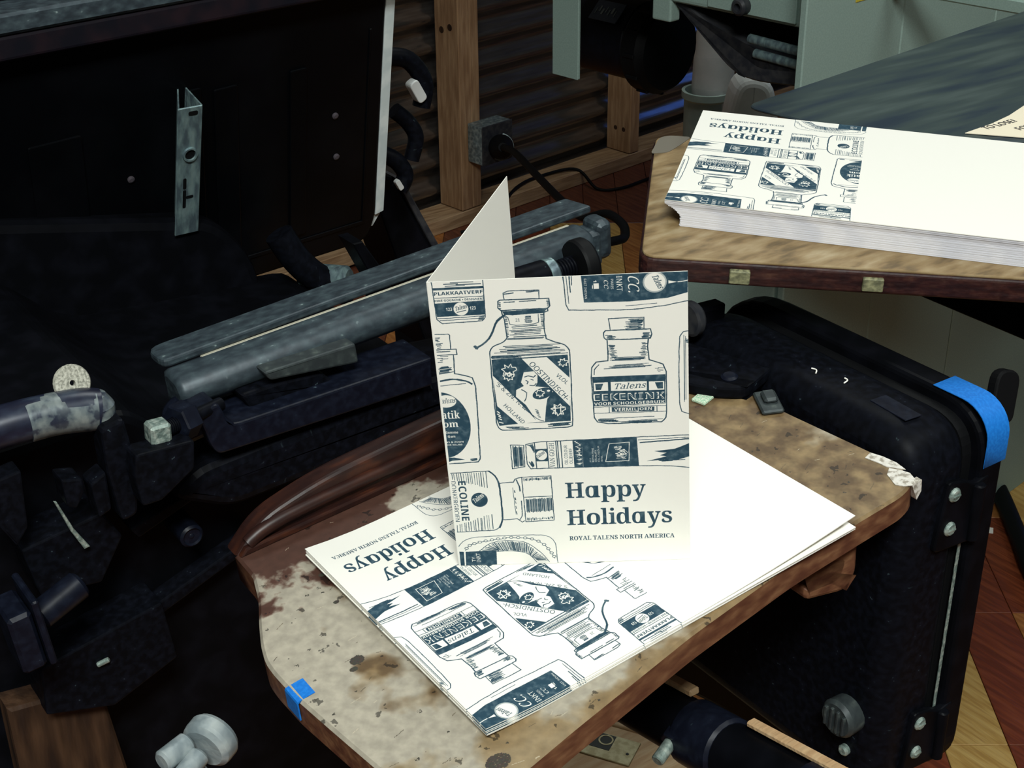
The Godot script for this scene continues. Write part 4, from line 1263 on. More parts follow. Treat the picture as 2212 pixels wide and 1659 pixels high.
	# hardware below the lever
	for hw in [["square_nut", [0.197, 0.932, 0.209, 0.929, 0.209, 0.920, 0.203, 0.911, 0.198, 0.914], -0.745, -0.728], ["link", [0.163, 0.94, 0.178, 0.942, 0.176, 0.905, 0.168, 0.895, 0.160, 0.912], -0.75, -0.735], ["link", [0.212, 0.925, 0.222, 0.93, 0.222, 0.905, 0.214, 0.902], -0.74, -0.725], ["rocker", [0.172, 0.885, 0.222, 0.892, 0.232, 0.872, 0.215, 0.845, 0.178, 0.85], -0.775, -0.745], ["rib", [0.24, 0.868, 0.29, 0.882, 0.295, 0.878, 0.245, 0.860], -0.775, -0.755], ["rib", [0.24, 0.80, 0.325, 0.83, 0.325, 0.822, 0.24, 0.79], -0.775, -0.760], ["foot", [0.17, 0.80, 0.25, 0.815, 0.255, 0.77, 0.21, 0.752, 0.168, 0.765], -0.775, -0.745]]:
		var h := Mb.new()
		h.prism(Mb.rounded(xy(hw[1]), [0.0015], 2), hw[2], hw[3], 0.0012, 2)
		obj(hw[0], h, M.black, p)
	var sq := Mb.new()
	sq.xf = Transform3D(Basis(Vector3.BACK, 0.1), Vector3(0.157, 0.848, -0.722))
	sq.box(Vector3.ZERO, Vector3(0.014, 0.040, 0.030), 0.002)
	sq.box(Vector3(0.010, 0.004, 0), Vector3(0.004, 0.046, 0.036), 0.001)
	sq.cyl(Vector3(0.012, 0.004, 0), Vector3(0.042, 0.010, -0.005), 0.009, 18, 0.002)
	obj("square_bolt", sq, M.navy, p)
	var stp := Mb.new()
	stp.prism(xy([0.1945, 0.9115, 0.196, 0.911, 0.203, 0.890, 0.2105, 0.875, 0.207, 0.8745, 0.201, 0.889]), -0.744, -0.741, 0.0004, 1)
	obj("feed_finger", stp, M.bolt, p, "thin bright pointed finger")
	var sr := Mb.new()
	sr.xf = Transform3D(Basis(Vector3.RIGHT, PI / 2), Vector3(0.2775, 0.8505, -0.760))
	sr.lathe([Vector2(0.0078, -0.02), Vector2(0.0078, 0.008), Vector2(0.0062, 0.0095), Vector2(0.0054, 0.008), Vector2(0.0018, 0.008), Vector2(0, 0.0095)], 22)
	obj("oil_cup", sr, M.navy, p)
	var pn := Mb.new()
	pn.cyl(Vector3(0.2035, 0.7875, -0.745), Vector3(0.2105, 0.7905, -0.742), 0.0018, 10, 0.0005)
	obj("split_pin", pn, M.bolt, p, "small bright pin")
	# pale thumb knob at the bottom left
	var tk := Mb.new()
	var ax := Vector3(0.80, 0.12, -0.45).normalized()
	tk.xf = Mb.along(Vector3(0.2235, 0.7905, -0.632), Vector3(0.2235, 0.7905, -0.632) + ax)
	tk.lathe([Vector2(0, 0), Vector2(0.0125, 0), Vector2(0.0155, 0.0025), Vector2(0.016, 0.005), Vector2(0.016, 0.011), Vector2(0.0145, 0.0135), Vector2(0.011, 0.0145), Vector2(0, 0.0145)], 32)
	var ko := obj("thumb_knob", tk, M.pale_iron, p, "pale grey cast knob with a round flange")
	for bs in [[Vector3(-0.003, 0.001, 0.004), Vector3(-0.021, -0.004, 0.012), 0.0062], [Vector3(-0.006, 0.004, -0.006), Vector3(-0.025, 0.003, 0.0), 0.0068], [Vector3(-0.003, -0.010, 0.0), Vector3(-0.032, -0.018, 0.010), 0.0075]]:
		var c := Mb.new()
		c.cyl(Vector3(0.2235, 0.7905, -0.632) + bs[0], Vector3(0.2235, 0.7905, -0.632) + bs[1], bs[2], 20, 0.0015)
		var bo := MeshInstance3D.new()
		bo.name = "boss" if not ko.has_node("boss") else ("boss_001" if not ko.has_node("boss_001") else "boss_002")
		ko.add_child(bo, true)
		bo.mesh = c.mesh(M.pale_iron)
	# the tilted platen with its white packing
	var pf := Transform3D(Basis(Vector3(0.9985, 0.055, 0), Vector3(-0.034, 0.962, 0.268), Vector3(0.015, -0.268, 0.963)).orthonormalized(), Vector3(0.60, 0.895, -1.06))
	var plate := Mb.new()
	plate.xf = pf
	plate.prism(Mb.rounded(xy([-0.62, -0.022, -0.014, -0.022, -0.004, 0.0, -0.004, 0.24, -0.62, 0.24]), [0.0, 0.012, 0.012, 0.0, 0.0], 6), -0.03, 0.0, 0.003, 2)
	obj("platen", plate, M.platen, p)
	var rim := Mb.new()
	rim.xf = pf
	rim.prism(xy([-0.60, 0.0, -0.018, 0.0, -0.018, 0.004, -0.60, 0.004]), 0.0, 0.0012, 0.0005, 1)
	rim.prism(xy([-0.019, 0.0, -0.017, 0.0, -0.017, 0.19, -0.019, 0.19]), 0.0, 0.0012, 0.0005, 1)
	obj("platen_ridge", rim, M.platen, p)
	for rc in [[-0.155, -0.012, -0.135, 0.17], [-0.165, 0.0, -0.175, 0.175], [-0.26, 0.02, -0.30, 0.16], [-0.075, 0.01, -0.09, 0.17]]:
		var r := Mb.new()
		r.xf = pf
		var x0 := minf(rc[0], rc[2])
		var x1 := maxf(rc[0], rc[2])
		r.prism(Mb.rounded(xy([x0, rc[1], x1, rc[1], x1, rc[3], x0, rc[3]]), [0.002], 2), 0.0, 0.0022, 0.0008, 2)
		obj("platen_panel", r, M.platen, p)
	for bt in [[-0.048, 0.118], [-0.046, 0.078], [-0.225, 0.11]]:
		var r := Mb.new()
		r.xf = pf * Transform3D(Basis(Vector3.RIGHT, PI / 2), Vector3(bt[0], bt[1], 0.0))
		r.lathe([Vector2(0.0028, 0), Vector2(0.0028, 0.0012), Vector2(0.0016, 0.0018), Vector2(0, 0.0018)], 14)
		obj("rivet", r, M.rivet, p)
	var pk := Mb.new()
	pk.xf = pf
	pk.prism(xy([-0.0038, 0.004, 0.0045, 0.006, 0.0050, 0.26, -0.0038, 0.26]), -0.012, -0.001, 0.0004, 1)
	obj("packing", pk, M.white_packing, p, "white packing sheet showing along the platen's right edge")
	var fl := Mb.new()
	fl.xf = pf
	fl.prism(xy([-0.013, -0.006, -0.0045, -0.010, 0.0055, 0.0065, -0.0036, 0.0055]), -0.010, -0.004, 0.0004, 1)
	obj("packing_tab", fl, M.white_packing, p)
	# steel channel on the platen
	var chn := Mb.new()
	chn.xf = pf * Transform3D(Basis(Vector3.BACK, -0.075), Vector3(-0.194, 0.066, 0.0))
	chn.box(Vector3(0, 0.056, 0.0262), Vector3(0.0198, 0.112, 0.0016), 0.0006)
	chn.xf = chn.xf * Transform3D(Basis(Vector3.RIGHT, -PI / 2), Vector3.ZERO)
	chn.prism(xy([-0.0098, -0.0265, -0.0086, -0.0265, 0.0034, 0.0, 0.0022, 0.0]), 0.0, 0.112)
	chn.prism(xy([0.0098, -0.0265, 0.0086, -0.0265, 0.0086, 0.0, 0.0098, 0.0]), 0.0, 0.112)
	var co := obj("steel_channel", chn, M.steel, p, "grey steel channel with a round hole")
	var ey := Mb.new()
	ey.xf = pf * Transform3D(Basis(Vector3.BACK, -0.075), Vector3(-0.194, 0.066, 0.0)) * Transform3D(Basis(Vector3.RIGHT, PI / 2), Vector3(0.0005, 0.072, 0.0268))
	ey.lathe([Vector2(0.0062, 0), Vector2(0.0058, 0.0018), Vector2(0.0045, 0.0018), Vector2(0.0040, 0)], 24)
	var eo := MeshInstance3D.new()
	eo.name = "eyelet"
	co.add_child(eo, true)
	eo.mesh = ey.mesh(M.steel)
	var slf := pf * Transform3D(Basis(Vector3.BACK, -0.075), Vector3(-0.194, 0.066, 0.0271))
	for sp in [[-0.0035, 0.068, 0.0045, 0.076, 0.0039], [-0.0044, 0.042, -0.0018, 0.0515, 0.0012], [-0.0044, 0.025, -0.0018, 0.041, 0.001], [-0.0017, 0.033, 0.0042, 0.0354, 0.001], [-0.0015, 0.105, 0.006, 0.1085, 0.0016]]:
		var sl := Mb.new()
		sl.xf = slf
		sl.prism(Mb.rounded(xy([sp[0], sp[1], sp[2], sp[1], sp[2], sp[3], sp[0], sp[3]]), [sp[4]], 4), 0.0, 0.0002)
		var so := MeshInstance3D.new()
		so.name = "slot"
		so.mesh = sl.mesh(M.rubber)
		co.add_child(so, true)
		so.name = numbered_in("slot", co, so)
	# table over the platen, at the top left corner
	var lg := Mb.new()
	lg.xf = Transform3D(Basis(Vector3.BACK, 0.03), Vector3(0.277, 1.122, -0.98))
	lg.box(Vector3(0.06, 0.006, -0.045), Vector3(0.5, 0.014, 0.09), 0.002)
	obj("ink_table", lg, M.bar_top, p, "grey worn iron ledge")
	var lf := Mb.new()
	lf.xf = Transform3D(Basis(Vector3.BACK, 0.03), Vector3(0.277, 1.122, -0.98))
	lf.box(Vector3(0.06, -0.010, -0.040), Vector3(0.5, 0.018, 0.075), 0.003)
	lf.box(Vector3(0.06, 0.018, -0.060), Vector3(0.5, 0.012, 0.045), 0.003)
	obj("ledge_apron", lf, M.maroon, p)
	# gripper levers beside the platen
	for lvx in [[[Vector3(0.650, 1.018, -1.12), Vector3(0.671, 1.012, -1.118), Vector3(0.685, 0.990, -1.115), Vector3(0.681, 0.968, -1.115)], 0.0085, 1.0], [[Vector3(0.655, 0.968, -1.12), Vector3(0.668, 0.955, -1.118), Vector3(0.674, 0.940, -1.115), Vector3(0.668, 0.920, -1.115)], 0.0075, 0.0], [[Vector3(0.640, 0.930, -1.12), Vector3(0.652, 0.922, -1.115), Vector3(0.659, 0.908, -1.112), Vector3(0.652, 0.895, -1.112)], 0.008, 0.5]]:
		var l := Mb.new()
		l.tube(lvx[0], lvx[1], 14, 5)
		obj("finger_lever", l, M.black, p)
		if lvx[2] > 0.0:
			var s := Mb.new()  # pale pad stands in for a highlight on the lever
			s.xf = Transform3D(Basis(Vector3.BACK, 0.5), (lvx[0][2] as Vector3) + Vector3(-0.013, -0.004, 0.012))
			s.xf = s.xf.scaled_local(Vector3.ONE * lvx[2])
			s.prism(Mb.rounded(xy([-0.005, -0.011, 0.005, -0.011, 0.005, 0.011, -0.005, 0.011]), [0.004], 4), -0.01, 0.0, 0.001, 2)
			obj("glint_pad", s, M.bright, p, "pale pad painted as a glint on the lever")
	# leaning leg and arm at the back
	var leg := Mb.new()
	leg.prism(xy([0.640, 0.905, 0.668, 0.893, 0.745, 0.735, 0.80, 0.50, 0.80, 0.0, 0.72, 0.0, 0.70, 0.70]), -1.22, -1.15, 0.003, 2)
	obj("leg", leg, M.black_smooth, p)
	var legr := Mb.new()
	legr.prism(xy([0.668, 0.8935, 0.677, 0.890, 0.756, 0.732, 0.747, 0.733]), -1.18, -1.148, 0.001, 1)
	obj("leg_edge", legr, M.belt_guard, p)
	var arm := Mb.new()
	arm.tube([Vector3(0.478, 0.925, -1.01), Vector3(0.489, 0.902, -1.005), Vector3(0.505, 0.883, -1.0), Vector3(0.53, 0.866, -0.99)], 0.012, 14, 5)
	obj("curved_arm", arm, M.black, p)
	var cam := Mb.new()
	cam.cyl(Vector3(0.500, 0.878, -1.02), Vector3(0.526, 0.880, -0.985), 0.0125, 22, 0.003)
	obj("roller", cam, M.steel, p, "grey roller end")
	var strap := Mb.new()
	strap.prism(xy([0.515, 0.925, 0.524, 0.925, 0.548, 0.885, 0.548, 0.84, 0.538, 0.84, 0.536, 0.88]), -0.98, -0.955, 0.001, 1)
	obj("strap", strap, M.black_smooth, p)
	# tie rod under the near board
	var a := Vector3(0.50, 0.728, -0.585)
	var b := Vector3(0.50, 0.766, -0.40)
	var tr := Mb.new()
	tr.cyl(a + (a - b) * 0.8, b, 0.019, 24, 0.002)
	obj("tie_rod", tr, M.black_smooth, p)
	var tc := Mb.new()
	tc.cyl(a.lerp(b, 0.34), a.lerp(b, 0.53), 0.0215, 24, 0.002)
	obj("rod_collar", tc, M.navy, p)
	var tc2 := Mb.new()
	tc2.cyl(a.lerp(b, 0.86), a.lerp(b, 1.0), 0.0215, 24, 0.002)
	obj("rod_collar", tc2, M.navy, p)
	var ws := Mb.new()
	ws.xf = Mb.along(a, b)
	ws.box(Vector3(0.004, 0.02, 0.0), Vector3(0.001, 0.001, 0.001))
	obj("oil_plug", ws, M.bolt, p)
	var wstrip := Mb.new()
	wstrip.xf = Transform3D(Basis(Vector3.RIGHT, -0.203), a + Vector3(0.006, 0.0225, 0))
	wstrip.box(Vector3(0.003, -0.0005, 0.215), Vector3(0.007, 0.004, 0.22), 0.001)
	obj("wooden_strip", wstrip, M.chest, p, "thin pale wooden strip along the tie rod")
	var ws2 := Mb.new()
	ws2.xf = wstrip.xf
	ws2.box(Vector3(0.003, -0.0005, -0.02), Vector3(0.008, 0.005, 0.15), 0.001)
	obj("wooden_strip", ws2, M.chest, p)
	var bo := Mb.new()
	bo.cyl(Vector3(0.486, 0.744, -0.522), Vector3(0.466, 0.738, -0.516), 0.0042, 14, 0.0008)
	var bno := obj("stud", bo, M.bolt, p, "threaded steel stud")
	var bn := Mb.new()
	bn.cyl(Vector3(0.490, 0.7452, -0.5232), Vector3(0.480, 0.7422, -0.5202), 0.0078, 6, 0.001, -1)
	var bm := MeshInstance3D.new()
	bm.name = "nut"
	bno.add_child(bm, true)
	bm.mesh = bn.mesh(M.navy)
	# board brackets
	var br := Mb.new()
	br.xf = board_frame
	br.box(Vector3(0.06, -0.032, 0.02), Vector3(0.02, 0.018, 0.10), 0.002)
	obj("board_bracket", br, M.black_smooth, p)
	var br2 := Mb.new()
	br2.xf = board_frame
	br2.box(Vector3(0.20, -0.032, 0.0), Vector3(0.02, 0.018, 0.12), 0.002)
	obj("board_bracket", br2, M.black_smooth, p)
	# old timber under the press
	var sk := Mb.new()
	sk.prism(xy([0.148, 0.772, 0.206, 0.764, 0.222, 0.62, 0.222, 0.0, 0.15, 0.0]), -0.78, -0.755, 0.002, 1)
	tag(obj("timber_block", sk, M.skid), "rough brown timber upright at the lower left below the press", "timber")


# ---------------------------------------------------------------- wooden chest with a brass plate, below the boards
func build_chest():
	var f := Transform3D(Basis(Vector3.UP, -1.037), Vector3(0.628, 0.0, -0.748))
	var c := thing("wooden_chest", "pale wooden chest with a grooved moulding seen below the near board", "chest", Vector3(0.628, 0, -0.748))
	var b := Mb.new()
	b.xf = f
	b.box(Vector3(-0.005, 0.248, 0.02), Vector3(0.22, 0.496, 0.16), 0.003)
	obj("body", b, M.chest, c)
	for k in 3:
		var m := Mb.new()
		m.xf = f
		m.cyl(Vector3(-0.112, 0.4955, -0.0305 - k * 0.0075), Vector3(0.102, 0.4955, -0.0305 - k * 0.0075), 0.0034, 10)
		obj("moulding", m, M.chest, c)
	var pl := Mb.new()
	pl.xf = f
	pl.box(Vector3(-0.008, 0.4968, 0.0), Vector3(0.050, 0.0016, 0.031), 0.0004)
	var po := obj("brass_plate", pl, M.brass, c, "pale brass label plate")
	var mk := Mb.new()
	mk.xf = f
	mk.box(Vector3(-0.015, 0.4978, -0.0045), Vector3(0.020, 0.0003, 0.019))
	var ring := Mb.new()
	ring.xf = f * Transform3D(Basis(), Vector3(-0.012, 0.498, -0.0065))
	ring.lathe([Vector2(0.0066, 0), Vector2(0.0066, 0.0003), Vector2(0.0052, 0.0003), Vector2(0.0052, 0)], 24)
	var scr := Mb.new()
	scr.xf = f * Transform3D(Basis(), Vector3(0.011, 0.4975, 0.0025))
	scr.lathe([Vector2(0.0016, 0), Vector2(0.0012, 0.0006), Vector2(0, 0.0008)], 12)
	for e in [["emblem_panel", mk, M.ink_dark], ["emblem_ring", ring, M.brass], ["screw", scr, M.ink_dark]]:
		var o := MeshInstance3D.new()
		o.name = e[0]
		po.add_child(o, true)
		o.mesh = (e[1] as Mb).mesh(e[2])


# ---------------------------------------------------------------- room
func build_room():
	# floor slab and planks (planks run along their own axis)
	var df := Vector3(0.594, 0, -0.8045).normalized()
	var pf := Transform3D(Basis(Vector3(-df.z, 0, df.x), Vector3.UP, -df).orthonormalized(), Vector3.ZERO)
	var fl := Mb.new()
	fl.xf = wall_frame
	fl.box(Vector3(-0.5, -0.07, 2.4), Vector3(8.2, 0.12, 5.4))
	var floor_ := obj("floor", fl, M.planks[3])
	tag(floor_, "plank floor in yellow and red-brown boards", "", "", "structure")
	var w := 0.0885
	var tone := {5: 0, 6: 1, 7: 2, 8: 0, -2: 1, -1: 0, 0: 0, 1: 2, 2: 0, 3: 2, 4: 1}
	for k in range(-6, 10):
		var p0 := 0.098 + w * k
		var cuts := [0.5, 1.55 if k in [5, 6] else 1.2 + 0.23 * (absi(k * 7) % 5), 1.85 if k in [6, 7] else 2.3 + 0.17 * (absi(k * 5) % 4), 3.5 if k in [-3, -2, -1, 0, 1, 2] else 3.25 + 0.13 * (absi(k * 3) % 4), 4.6]
		cuts.sort()
		for j in cuts.size() - 1:
			if cuts[j + 1] - cuts[j] < 0.05:
				continue
			var b := Mb.new()
			b.xf = pf
			b.box(Vector3(p0 + w / 2, -0.0052, -(cuts[j] + cuts[j + 1]) / 2), Vector3(w - 0.0012, 0.0105, cuts[j + 1] - cuts[j] - 0.0012), 0.0008)
			var t: int = tone.get(k, [3, 2, 3, 1][absi(k) % 4])
			if j % 2 == 1 and k in [5, 2, 7]:
				t = [0, 2, 1][[5, 2, 7].find(k)]
			if cuts[j] > 3.4 and k < 3:  # boards near the wall get the darkest tone in place of shade
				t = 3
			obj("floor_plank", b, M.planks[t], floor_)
	# corrugated back wall
	var cw := Mb.new()
	cw.xf = wall_frame
	var pitch := 0.073
	var prev := Vector2.ZERO
	var n := 480
	for i in n + 1:
		var y := 3.05 * i / n
		var cur := Vector2(y, -0.1 + 0.0095 * cos(TAU * y / pitch))
		if i:
			for s in 6:
				var x0 := -4.6 + 8.2 * s / 6.0
				var x1 := -4.6 + 8.2 * (s + 1) / 6.0
				cw.quad(Vector3(x0, prev.x, prev.y), Vector3(x1, prev.x, prev.y), Vector3(x1, cur.x, cur.y), Vector3(x0, cur.x, cur.y), Vector3.BACK, 1)
		prev = cur
	cw.box(Vector3(-0.5, 1.5, -0.17), Vector3(8.2, 3.1, 0.1))
	tag(obj("wall_back", cw, M.corrugated), "horizontally corrugated metal back wall", "", "", "structure")
	# other walls, out of frame; daylight enters by a window in the right wall
	var lw := Mb.new()
	lw.xf = wall_frame
	lw.box(Vector3(-4.65, 1.5, 2.4), Vector3(0.12, 3.1, 5.4))
	tag(obj("wall_left", lw, M.concrete), "plain grey left wall", "", "", "structure")
	var fw := Mb.new()
	fw.xf = wall_frame
	fw.box(Vector3(-0.5, 1.5, 5.15), Vector3(8.4, 3.1, 0.12))
	tag(obj("wall_front", fw, M.concrete), "plain grey wall behind the viewer", "", "", "structure")
	var rw := Mb.new()
	rw.xf = wall_frame
	var wy := [0.9, 2.3]
	var wz := [0.9, 1.7]
	rw.box(Vector3(3.6, wy[0] / 2 - 0.02, 2.4), Vector3(0.12, wy[0] + 0.04, 5.4))
	rw.box(Vector3(3.6, (wy[1] + 3.05) / 2, 2.4), Vector3(0.12, 3.05 - wy[1], 5.4))
	rw.box(Vector3(3.6, (wy[0] + wy[1]) / 2, (-0.3 + wz[0]) / 2), Vector3(0.12, wy[1] - wy[0], wz[0] + 0.3))
	rw.box(Vector3(3.6, (wy[0] + wy[1]) / 2, (5.1 + wz[1]) / 2), Vector3(0.12, wy[1] - wy[0], 5.1 - wz[1]))
	tag(obj("wall_right", rw, M.concrete), "plain grey right wall with a window", "", "", "structure")
	var wf := Mb.new()
	wf.xf = wall_frame
	for z in [wz[0], (wz[0] + wz[1]) / 2, wz[1]]:
		wf.box(Vector3(3.6, (wy[0] + wy[1]) / 2, z), Vector3(0.06, wy[1] - wy[0], 0.05))
	for y in [wy[0] + 0.025, wy[1] - 0.025]:
		wf.box(Vector3(3.6, y, (wz[0] + wz[1]) / 2), Vector3(0.06, 0.05, wz[1] - wz[0]))
	var win := obj("window_1", wf, M.pine)
	tag(win, "window frame in the right wall", "", "", "structure")
	for s in 2:
		var g := Mb.new()
		g.xf = wall_frame
		g.box(Vector3(3.6, (wy[0] + wy[1]) / 2, wz[0] + 0.2 + s * 0.4), Vector3(0.005, wy[1] - wy[0] - 0.1, 0.35))
		obj("pane", g, M.glass, win)
	var ce := Mb.new()
	ce.xf = wall_frame
	ce.box(Vector3(-0.5, 3.1, 2.4), Vector3(8.4, 0.12, 5.6))
	tag(obj("ceiling", ce, M.ceiling), "plain ceiling", "", "", "structure")
	# timber framing in front of the corrugated wall
	var sill := Mb.new()
	sill.xf = wall_frame
	sill.box(Vector3(0.3, 0.019, -0.045), Vector3(3.6, 0.038, 0.09), 0.002)
	tag(obj("trim_1", sill, M.pine_flat), "pale timber sole plate on the floor along the corrugated wall", "", "", "structure")
	for st in [[0.127, 0.068, "pale pine stud against the corrugated wall, the metal outlet box on it"], [0.742, 0.040, "darker pine stud to the right of the outlet box, partly behind the motor"]]:
		var s := thing("wall_stud", st[2], "timber stud", wall_frame * Vector3(st[0], 0.04, -0.045))
		var b := Mb.new()
		b.xf = wall_frame
		if st[1] > 0.05:
			b.box(Vector3(st[0] - 0.0145, 1.545, -0.043), Vector3(0.037, 3.01, 0.085), 0.002)
			var b2 := Mb.new()
			b2.xf = wall_frame
			b2.box(Vector3(st[0] + 0.0195, 1.545, -0.044), Vector3(0.029, 3.01, 0.085), 0.002)
			obj("board", b, M.pine, s)
			obj("board", b2, M.pine, s)
			for kn in [[0.49, -0.06], [0.50, -0.03]]:
				var kk := Mb.new()
				kk.xf = wall_frame * Transform3D(Basis(Vector3.BACK, PI / 2), Vector3(st[0] - 0.0325, kn[0], kn[1]))
				kk.lathe([Vector2(0.009, 0), Vector2(0.008, 0.0012), Vector2(0, 0.0015)], 12)
				obj("knot", kk, M.skid, s)
		else:
			b.box(Vector3(st[0], 1.545, -0.044), Vector3(0.038, 3.01, 0.088), 0.002)
			obj("board", b, M.pine, s)
			for kn in [[0.105, -0.055], [0.105, -0.025]]:
				var kk := Mb.new()
				kk.xf = wall_frame * Transform3D(Basis(Vector3.BACK, PI / 2), Vector3(st[0] - 0.0185, kn[0], kn[1]))
				kk.lathe([Vector2(0.007, 0), Vector2(0.006, 0.001), Vector2(0, 0.0012)], 12)
				obj("knot", kk, M.skid, s)
	# outlet box
	var ob := thing("outlet_box", "galvanised steel outlet box fixed to the pale pine stud", "outlet box", wall_frame * Vector3(0.165, 0.21, 0.02))
	var bx := Mb.new()
	bx.xf = wall_frame
	bx.box(Vector3(0.164, 0.217, 0.028), Vector3(0.100, 0.098, 0.052), 0.003)
	obj("body", bx, M.galv, ob)
	var cv := Mb.new()
	cv.xf = wall_frame
	cv.box(Vector3(0.164, 0.217, 0.056), Vector3(0.102, 0.100, 0.004), 0.0012)
	obj("cover", cv, M.belt_guard, ob, "darker front cover")
	var ko := Mb.new()
	ko.xf = wall_frame * Transform3D(Basis(Vector3.BACK, PI / 2), Vector3(0.114, 0.217, 0.028))
	ko.lathe([Vector2(0.011, -0.001), Vector2(0.011, 0.0008), Vector2(0.009, 0.0014), Vector2(0, 0.0014)], 18)
	obj("knockout", ko, M.galv, ob)
	# heavy power cord with its plug
	var pc := thing("power_cord", "thick black power cord hanging from the outlet box and looping over the floor", "power cord", Vector3(1.62, 0.0, -2.05))
	var o0 := wall_frame * Vector3(0.172, 0.205, 0.058)
	var pg := Mb.new()
	pg.xf = Mb.along(o0, o0 + (Vector3(1.890, 0.262, -2.72) - o0))
	pg.lathe([Vector2(0, 0), Vector2(0.030, 0), Vector2(0.031, 0.004), Vector2(0.031, 0.035), Vector2(0.027, 0.055), Vector2(0.018, 0.075), Vector2(0.011, 0.09), Vector2(0, 0.09)], 24)
	obj("plug", pg, M.rubber, pc, "big round black plug")
	var rg := Mb.new()
	rg.xf = pg.xf
	rg.lathe([Vector2(0.030, 0.0), Vector2(0.034, 0.0), Vector2(0.034, 0.004), Vector2(0.030, 0.004)], 24)
	obj("socket_ring", rg, M.galv, pc)
	var cd := Mb.new()
	cd.tube([o0.lerp(Vector3(1.890, 0.262, -2.72), 0.35), Vector3(1.878, 0.268, -2.670), Vector3(1.767, 0.302, -2.426), Vector3(1.657, 0.335, -2.180), Vector3(1.622, 0.348, -2.075), Vector3(1.629, 0.372, -2.016), Vector3(1.619, 0.372, -1.955), Vector3(1.591, 0.366, -1.916), Vector3(1.544, 0.374, -1.898), Vector3(1.48, 0.37, -1.91), Vector3(1.40, 0.22, -1.95), Vector3(1.34, 0.012, -2.0)], 0.0085, 10, 8)
	obj("cable", cd, M.rubber, pc)
	var tc := Mb.new()
	tc.tube([Vector3(1.86, 0.006, -2.88), Vector3(1.93, 0.02, -2.86), wall_frame * Vector3(0.30, 0.044, -0.02), wall_frame * Vector3(0.42, 0.044, -0.04), wall_frame * Vector3(0.52, 0.043, -0.01), Vector3(2.33, 0.006, -2.925), Vector3(2.382, 0.006, -2.890), Vector3(2.471, 0.006, -2.901), Vector3(2.60, 0.006, -2.92)], 0.0042, 8, 8)
	tag(obj("thin_cable", tc, M.rubber), "thin black cable trailing over the sole plate onto the floor", "cable")
	# scrap and hose on the floor at the right
	var sp := Mb.new()
	sp.xf = Transform3D(Basis(Vector3.UP, 0.5), Vector3(1.835, 0.0012, -1.230))
	sp.prism(xy([-0.009, -0.005, 0.009, -0.005, 0.009, 0.004, -0.008, 0.005]), -0.001, 0.001)
	sp.xf = Transform3D(Basis(Vector3.RIGHT, PI / 2) , Vector3(1.835, 0.0008, -1.230))
	tag(obj("paper_scrap", scrap_mesh(), M.paper), "tiny white paper scrap on the floor right of the black box", "scrap")
	var hs := Mb.new()
	hs.tube([Vector3(1.96, 0.015, -1.33), Vector3(1.908, 0.015, -1.262), Vector3(1.83, 0.015, -1.168), Vector3(1.760, 0.015, -1.082), Vector3(1.74, 0.015, -1.0)], 0.0145, 12, 6)
	tag(obj("floor_hose", hs, M.rubber), "black hose lying on the floor at the right edge", "hose")


func scrap_mesh() -> Mb:
	var sp := Mb.new()
	sp.xf = Transform3D(Basis(Vector3.UP, 0.6) * Basis(Vector3.RIGHT, PI / 2), Vector3(1.835, 0.0006, -1.230))
	sp.prism(xy([-0.009, -0.005, 0.009, -0.005, 0.009, 0.004, -0.008, 0.005]), -0.0005, 0.0005)
	return sp


